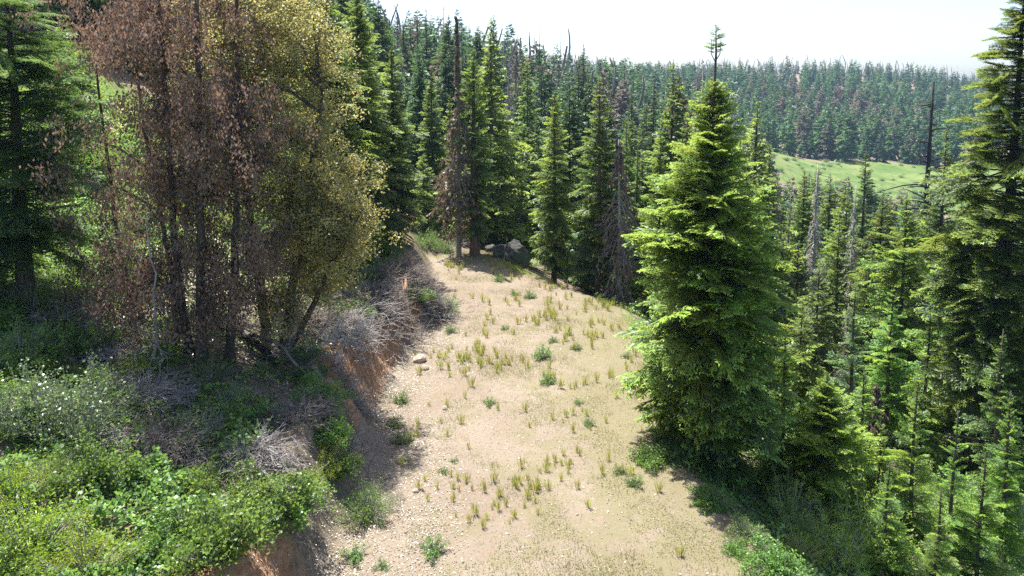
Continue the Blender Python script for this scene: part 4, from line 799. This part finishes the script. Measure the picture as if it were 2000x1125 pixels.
for a in (
 ('cream', 150, 860, 1.25, 'large cream-and-green shrub below the whitish dead shrub', None, None, 0, 1.1),
 ('cream', 395, 860, .6, 'small shrub with creamy flower-like tips beneath the brown oak', None, None, 1, 1.),
 ('cream', 60, 830, 1., 'grey-green shrub with pale leaves left of the large cream shrub', None, None, 1, 1.),
 ('cream', 455, 800, .55, 'pale-tipped shrub at the middle of the oak shade', None, None, 0, 1.),
 ('cream', 395, 905, .3, 'tiny cream-yellow plant in the middle of the dark thicket', None, None, 1, 1.),
 ('broom', 30, 990, .75, 'yellow-green feathery bush at the left edge above the lush leaves', None, None, 0, 1.2),
 ('broom', 640, 925, .6, 'yellow-green feathery bush on the lip above the track', None, None, 1, 1.1),
 ('broom', 600, 960, .5, 'yellowish bush beside the small whitish twigs', None, None, 0, 1.),
 ('broom', 60, 1090, 1., 'yellow-green bush in the bottom left corner', None, None, 1, 1.),
 ('broom', 170, 1120, .8, 'yellow-green bush low at the bottom edge, right of the corner bush', None, None, 0, 1.),
 ('lush', 560, 1010, .8, 'bright broad-leaved shrub over the shaded earth bank', None, None, 0, 1.),
 ('lush', 420, 1080, .9, 'bright leafy shrub at the bottom edge left of the earth bank', None, None, 1, 1.),
 ('lush', 640, 860, .6, 'vivid green shrub left of the long fallen branch end', None, None, 2, 1.),
 ('lush', 620, 785, .7, 'green shrub below the bare crooked shrub on the bank', None, None, 0, .9),
 ('shrub', 836, 486, 1.2, 'dull shrub just past the left end of the track', None, None, 0, 1.),
 ('lush', 852, 470, 1.1, 'green shrub behind the dull one past the left end of the track', None, None, 1, 1.),
 ('shrub', 846, 448, 1.5, 'larger dark shrub higher up behind the left end of the track', None, None, 2, 1.2),
 ('shrub', 872, 492, .9, 'low shrub left of the dead brown conifer trunk', None, None, 1, .9),
 ('lush', 940, 486, .8, 'small green shrub right behind the green-topped fir trunk', None, None, 2, .8),
 ('lush', 655, 930, .55, 'green shrub filling the gap under the yellow-green feathery bush', None, None, 1, 1.),
 ('shrub', 640, 815, .6, 'dull green shrub on the bank above the vivid green one', None, None, 0, .9),
 ('shrub', 600, 700, .7, 'dark twiggy green shrub beneath the golden oak', None, None, 2, .9),
 ('lush', 505, 985, .8, 'leafy shrub just below the pinkish dead brush', None, None, 2, .8),
 ('lush', 730, 600, .45, 'small bright shrub on the bank left of the stump', None, None, 1, .9),
 ('lush', 815, 590, .6, 'bright green shrub just behind the stump', None, None, 2, 1.),
 ('shrub', 868, 612, .9, 'round grey-green shrub at the track edge right of the stump', None, None, 0, .9),
 ('shrub', 415, 745, .6, 'small dark green shrub right in front of the oak stems', None, None, 1, 1.),
 ('shrub', 712, 1010, .75, 'dull green shrub at the foot of the bank on the near track edge', None, None, 2, 1.1),
 ('lush', 1272, 905, .55, 'low bright green shrub under the left skirt of the big fir', None, None, 1, .8),
 ('shrub', 60, 600, .9, 'dark green shrub beneath the dark edge fir', None, None, 0, 1.),
 ('shrub', 40, 700, 1., 'dark shrub on the left edge above the pale-leaved shrub', None, None, 1, 1.),
 ('lush', 150, 690, .8, 'sunlit green shrub left of the whitish dead shrub', None, None, 2, 1.),
 ('willow', 1700, 1110, 1.1, 'upright willowy bush at the bottom edge right of the dense fir', None, None, 0, 1.1),
 ('willow', 1630, 1115, .8, 'shorter willowy bush at the bottom edge below the dense fir', None, None, 1, 1.),
 ('shrub', 1800, 1090, 1.05, 'grey-green bush with bluish leaves at the bottom right', None, None, 0, 1.1),
 ('willow', 1890, 1050, 1.15, 'light green bush left of the bottom right corner', None, None, 1, 1.),
 ('willow', 1985, 1075, 1.15, 'light green bush in the bottom right corner', None, None, 0, .9),
 ('lush', 1760, 1010, .8, 'leafy bush behind the grey-green bush at lower right', None, None, 2, 1.),
 ('willow', 1980, 980, 1., 'bright bush at the right edge below the tall bare trunk', None, None, 1, .8),
 ('lush', 1850, 1000, .7, 'leafy bush around the foot of the smallest airy fir', None, None, 0, .8),
 ('lush', 1385, 985, .5, 'leafy green plant in the shade on the right track rim', None, None, 1, .7),
 ('shrub', 1450, 1050, .55, 'shaded dull shrub at the near right track rim', None, None, 1, .8),
 ('lush', 1510, 1110, .6, 'leafy shrub at the bottom edge just right of the track', None, None, 2, .8),
 ('broom', 1560, 1090, .6, 'feathery lime bush at the bottom between track and willowy bushes', None, None, 0, 1.),
 ('broom', 1760, 1120, .7, 'feathery lime bush at the bottom under the bluish bush', None, None, 1, 1.),
 ('lush', 1440, 1080, .3, 'small green plant in the shade at the near right track edge', None, None, 0, .8),
): bush(*a)
# unnamed thicket shrubs, left slope and right slope
rr = rs(66); cnt = 0
for k in range(400):
    y_ = rr.uniform(9.5, 34); x_ = rr.uniform(-22, -5.8); px_, py_, D_ = project(x_, y_, h1(x_, y_))
    if not (-150 < px_ < 760 and py_ < 1350): continue
    oak_shade = -13 < x_ < -6.2 and by - 2.2 < y_ < 29
    if oak_shade and rr.rand() < .85: continue
    kd = rr.choice(['lush', 'shrub', 'cream', 'broom'], p=[.5, .3, .1, .1]); cnt += 1
    bush(kd, 0, 0, rr.uniform(.45, .85), {'lush': 'broad-leaved thicket shrub', 'shrub': 'dull small-leaved thicket shrub', 'cream': 'pale-leaved thicket shrub', 'broom': 'feathery yellow-green thicket shrub'}[kd], 'thicket_shrub', f'{kd} shrubs of the left thicket', None, rr.uniform(.7, 1.1), (x_, y_))
    if cnt > 95: break
cnt = 0
for k in range(500):
    y_ = rr.uniform(9, 34); x_ = rr.uniform(6.5, 24); px_, py_, D_ = project(x_, y_, h1(x_, y_)); xr_ = np.interp(y_, RY, RXR)
    if not (1250 < px_ < 2150 and py_ < 1350) or x_ < xr_ + 2.2: continue
    cnt += 1; kd = rr.choice(['lush', 'shrub', 'willow'], p=[.4, .35, .25])
    bush(kd, 0, 0, rr.uniform(.45, .95), {'lush': 'broad-leaved slope shrub', 'shrub': 'small-leaved slope shrub', 'willow': 'willowy light green slope shrub'}[kd], 'slope_shrub', f'{kd} shrubs below the right track edge', None, rr.uniform(.7, 1.1), (x_, y_))
    if cnt > 80: break
# herbs on the track
for (px, py, sc, lb) in ((845, 1080, .85, 'dark green herb clump at the bottom of the track'), (1060, 700, 1.2, 'biggest round green herb clump in the middle of the track'), (1070, 748, .9, 'bright herb clump just below the biggest one'), (1125, 683, .7, 'olive herb clump right of the biggest one'), (1080, 668, .6, 'flat green herb patch above the biggest clump'), (985, 645, .55, 'spreading green herb in the upper middle of the track'), (1150, 830, .6, 'low herb sprawling right of the track centre'), (783, 785, .9, 'green herb clump at the left foot of the orange bank'), (785, 865, .9, 'grassy herb clump on the litter below the bank'), (865, 925, .4, 'tiny bright green herb on the left half of the track'), (887, 905, .35, 'tiniest bright herb left of the centre'), (1240, 950, .7, 'grey-green herb clump by the right track edge'), (1210, 925, .55, 'pale herb clump left of the right-edge clump'), (975, 550, .9, 'green herb clump with tall stalks at the track end'), (1035, 582, .95, 'grey-green herb clump near the far right track edge'), (1005, 578, .7, 'low herb clump near the far centre of the track'), (955, 790, .6, 'faint herb patch in the centre of the track'), (1130, 790, .5, 'small herb right of the bright clump'), (770, 835, .8, 'flat green herb patch on the left litter'), (690, 1095, .8, 'yellow-green herb at the lower left corner of the track'), (745, 1110, .5, 'tiny herb at the very bottom left of the track'), (880, 650, .8, 'green herb patch by the shrub at the far left track edge'), (1110, 655, .5, 'small herb in the upper right part of the track'), (1225, 700, .6, 'herb tuft under the left tips of the big fir')):
    bush('herb', px, py, sc, lb, 'herb_clump', None, None, .8, None, 'herb')

# ------------------------------------------------------------------ ground cover, grass, litter
def scatter_region(r_, n_, x0, x1, y0, y1, fn):
    x_ = r_.uniform(x0, x1, n_); y_ = r_.uniform(y0, y1, n_); k = r_.rand(n_) < fn(x_, y_); return x_[k], y_[k]
def leaves_on(name, n_, x0, x1, y0, y1, fn, hfun, ll, lw, mat, seed, label, cat, tilt=.5, up=.2):
    r_ = rs(seed); x_, y_ = scatter_region(r_, n_, x0, x1, y0, y1, fn); m = len(x_); z_ = hz(x_, y_) + hfun(x_, y_, r_)
    a = r_.rand(m) * 6.28; d = np.stack([np.cos(a), np.sin(a), r_.normal(up, tilt, m)], -1); d /= np.linalg.norm(d, axis=1, keepdims=True); l = ll * r_.uniform(.5, 1.4, m)[:, None]
    wv = np.stack([-np.sin(a), np.cos(a), r_.normal(0, tilt, m)], -1) * lw * .5 * r_.uniform(.6, 1.3, m)[:, None]; mb = MB(); N = np.zeros((m, 3)); N[:, 2] = lw
    mb.kites(np.stack([x_, y_, z_], -1), d * l, wv, N, r_.rand(m), fold=.2); o = link(name, mb.mesh(name, M[mat])); return tag(o, label, cat, kind='stuff')
def left_fn(x_, y_):
    xl_ = np.interp(y_, RY, RXL); f = ss(1.6, 3., xl_ - x_); shade = ss(-14, -12, x_) * (1 - ss(-6.4, -5.5, x_)) * ss(by - 2.6, by - 1.2, y_) * (1 - ss(29, 32, y_)); return f * (1 - .72 * shade) * np.clip(.8 + .7 * vnoise(x_ * .8, y_ * .8, 71), .2, 1)
leaves_on('undergrowth', 330000, -26, -5, 8.5, 38, left_fn, lambda x_, y_, q: np.maximum(0, .25 + .35 * vnoise(x_ * 1.3, y_ * 1.3, 72) + .28 * vnoise(x_ * 3.7, y_ * 3.7, 77)) * q.rand(len(x_)) ** .5, .10, .08, 'lush', 701, 'lush broad-leaved undergrowth carpeting the left slope', 'undergrowth')
def right_fn(x_, y_):
    xr_ = np.interp(y_, RY, RXR); return ss(.25, 1.5, x_ - xr_) * np.clip(.75 + .9 * vnoise(x_ * .6, y_ * .6, 73), .1, 1)
leaves_on('undergrowth', 200000, 4, 26, 8.5, 36, right_fn, lambda x_, y_, q: np.maximum(0, .2 + .3 * vnoise(x_ * 1.1, y_ * 1.1, 74)) * q.rand(len(x_)), .12, .07, 'shrub', 702, 'low leafy undergrowth on the slope below the track', 'undergrowth')
def lit_fn(x_, y_):
    xl_ = np.interp(y_, RY, RXL); d = x_ - xl_; return (1 - ss(.6, 2.6, d + .9 * vnoise(x_ * .7, y_ * .5, 75))) * ss(-2.2, -.3, d) * (1 - ss(26, 33, y_)) + .04 * (d > 0)
leaves_on('leaf_litter', 90000, -8, 5, 10.5, 34, lit_fn, lambda x_, y_, q: .008 + .012 * q.rand(len(x_)), .045, .026, 'litter', 703, 'pale dry leaf litter strewn along the left side of the track', 'leaf litter', .18, .05)
def duff_fn(x_, y_):
    xl_ = np.interp(y_, RY, RXL); return ss(1., 2., xl_ - x_) * (1 - ss(12, 14, xl_ - x_ )) * ss(by - 4, by - 1.5, y_) * np.clip(.6 + .6 * vnoise(x_ * .7, y_ * .7, 76), .1, 1)
leaves_on('track_litter', 42000, -5, 6, 11, 41, lambda x_, y_: ((x_ > np.interp(y_, RY, RXL)) & (x_ < np.interp(y_, RY, RXR))) * np.clip(.4 + .7 * vnoise(x_ * .9, y_ * .9, 78), .05, 1), lambda x_, y_, q: .004 + .008 * q.rand(len(x_)), .045, .014, 'duffm', 705, 'brown needles and crumbs of bark scattered over the dirt track', 'litter', .15, .05)
def weed_fn(x_, y_):
    on = (x_ > np.interp(y_, RY, RXL) + .4) & (x_ < np.interp(y_, RY, RXR) + .8); return on * np.clip(2.6 * (vnoise(x_ * 1.1, y_ * .9, 79) + .45 * vnoise(x_ * 4, y_ * 4, 80) - .3) + .2 * ss(-1, 3, x_), .012, 1)
leaves_on('low_weeds', 170000, -5, 7, 11, 41, weed_fn, lambda x_, y_, q: .01 + .05 * q.rand(len(x_)), .04, .016, 'weedm', 706, 'thin patchy low weeds over the dirt track', 'weeds', .6, .5)
leaves_on('dead_leaves', 46000, -18, -5, 15, 34, duff_fn, lambda x_, y_, q: .01 + .03 * q.rand(len(x_)), .09, .055, 'litter', 704, 'brown and pale dead leaves covering the ground beneath the oaks', 'leaf litter', .3, .1)
def blades(name, n_, x0, x1, y0, y1, fn, hh_, mat, seed, label):
    r_ = rs(seed); x_, y_ = scatter_region(r_, n_, x0, x1, y0, y1, fn); m = len(x_); z_ = hz(x_, y_) - .01; h_ = hh_ * r_.uniform(.4, 1.3, m)
    d = np.stack([r_.normal(0, .3, m), r_.normal(0, .3, m), 1 + 0 * h_], -1) * h_[:, None]; a = r_.rand(m) * 6.28; mb = MB()
    mb.kites(np.stack([x_, y_, z_], -1), d, np.stack([np.cos(a), np.sin(a), 0 * a], -1) * .006, None, r_.rand(m)); tag(link(name, mb.mesh(name, M[mat])), label, 'grass', kind='stuff')
def g1(x_, y_):
    xl_ = np.interp(y_, RY, RXL); xr_ = np.interp(y_, RY, RXR); on = ss(.3, 1.5, x_ - xl_) * (1 - ss(.5, 2.2, x_ - xr_)); edge = ss(-1.6, .2, x_ - xr_)
    return on * np.clip(vnoise(x_ * .55, y_ * .45, 81) + .4 * vnoise(x_ * 2, y_ * 2, 82) - .36 + .5 * edge * ss(15, 20, y_) + .22 * ss(-1, 3, x_) + .14 * ss(20, 26, y_), .02, 1)
blades('grass', 260000, -5, 8, 10.5, 42, g1, .09, 'straw', 711, 'sparse straw-green grass thinly covering the dirt track')
def g2(x_, y_):
    xr_ = np.interp(y_, RY, RXR); e_ = x_ - xr_; return np.exp(-((e_ - .5) / .9) ** 2) * np.clip(.5 + vnoise(x_ * .6, y_ * .6, 83), 0, 1)
blades('grass', 60000, -3, 9, 10.5, 42, g2, .26, 'grass', 712, 'longer yellow-green grass fringing the right edge of the track')
def g3(x_, y_): return np.clip(vnoise(x_ * .3, y_ * .3, 84) + .1, 0, 1) * ss(-9, -12, x_)
blades('grass', 50000, -32, -9, 22, 50, g3, .3, 'grass', 713, 'bright grass on the sunny hillside behind the oaks')
TM = []
for s in range(5):
    r_ = rs(720 + s); m = 34; a = r_.rand(m) * 6.28; q = r_.rand(m) * .07; h_ = r_.uniform(.55, 1.1, m) * .42; mb = MB(); P = np.stack([np.cos(a) * q, np.sin(a) * q, 0 * a - .02], -1)
    d = np.stack([np.cos(a) * q * 1.5 + r_.normal(0, .03, m), np.sin(a) * q * 1.5 + r_.normal(0, .03, m), h_], -1); b2 = r_.rand(m) * 6.28
    mb.kites(P, d, np.stack([np.cos(b2), np.sin(b2), 0 * a], -1) * .009, None, np.clip(h_ * 2.2 - .2, 0, 1)); TM.append(mb.mesh('grass_tuft', M['grass']))
rr = rs(73); cnt = 0
while cnt < 295:
    if rr.rand() < .75:
        y_ = 12 + 27 * rr.rand() ** .8; x_ = rr.uniform(np.interp(y_, RY, RXL) + .6, np.interp(y_, RY, RXR) + .2)
        p = np.clip(.25 + .9 * float(vnoise(x_ * .5, y_ * .35, 85)) + .25 * (y_ > 22), .02, 1)
        if y_ < 15: p *= .4
    else:
        cxs, cys = [(.9, 17.2), (.3, 16.6), (1.1, 20), (-.6, 24.5), (-1.5, 25), (2.5, 27), (1.5, 29), (3.8, 31), (-1.2, 16), (2., 22.5)][rr.randint(10)]; x_ = cxs + rr.normal(0, .7); y_ = cys + rr.normal(0, .6); p = 1
    if rr.rand() > p: continue
    cnt += 1; s_ = rr.uniform(.4, .95) * (1.25 if y_ > 21 else 1); o = link('grass_tuft', TM[rr.randint(5)], None, (x_, y_, h1(x_, y_))); o.scale = (s_ * rr.uniform(.7, 1.2),) * 2 + (s_,); o.rotation_euler.z = rr.rand() * 6
    seg = 'near end' if y_ < 18 else ('middle' if y_ < 27 else 'far end'); tag(o, where(('tall ' if s_ > .75 else 'short ' if s_ < .52 else '') + 'grass tuft', x_, y_, .1, LM_NEAR), 'grass tuft', f'grass tufts on the {seg} of the track')
# few bushes dotting the meadow
rr = rs(88)
for k in range(75):
    y_ = rr.uniform(192, 262); x_ = rr.uniform(75, 170) + (y_ - 200) * .3; bush('shrub', 0, 0, rr.uniform(.6, 1.7), 'tiny dark bush on the far meadow', 'meadow_bush', 'bushes dotting the far meadow', None, .9, (x_, y_))

# ------------------------------------------------------------------ air
hz_me = bpy.data.meshes.new('haze'); bm = bmesh.new(); bmesh.ops.create_cube(bm, size=1); bm.to_mesh(hz_me); bm.free()
zt, zb_ = float(max(Z.max() + 25, 60)), float(Z.min() - 2)
hzo = link('haze', hz_me, None, (0, 520, (zt + zb_) / 2)); hzo.scale = (2040, 1200, zt - zb_)
hm, t = newmat('haze'); pv = nd(t, 'ShaderNodeVolumePrincipled'); pv.inputs['Color'].default_value = (.46, .68, 1, 1); pv.inputs['Density'].default_value = .0002; pv.inputs['Anisotropy'].default_value = .3
o = nd(t, 'ShaderNodeOutputMaterial'); t.links.new(pv.outputs[0], o.inputs['Volume']); hz_me.materials.append(hm)
tag(hzo, 'pale blue haze filling the valley air', 'haze', kind='stuff')
print('OBJ', len(S.objects), 'faces', sum(len(m.polygons) for m in bpy.data.meshes))
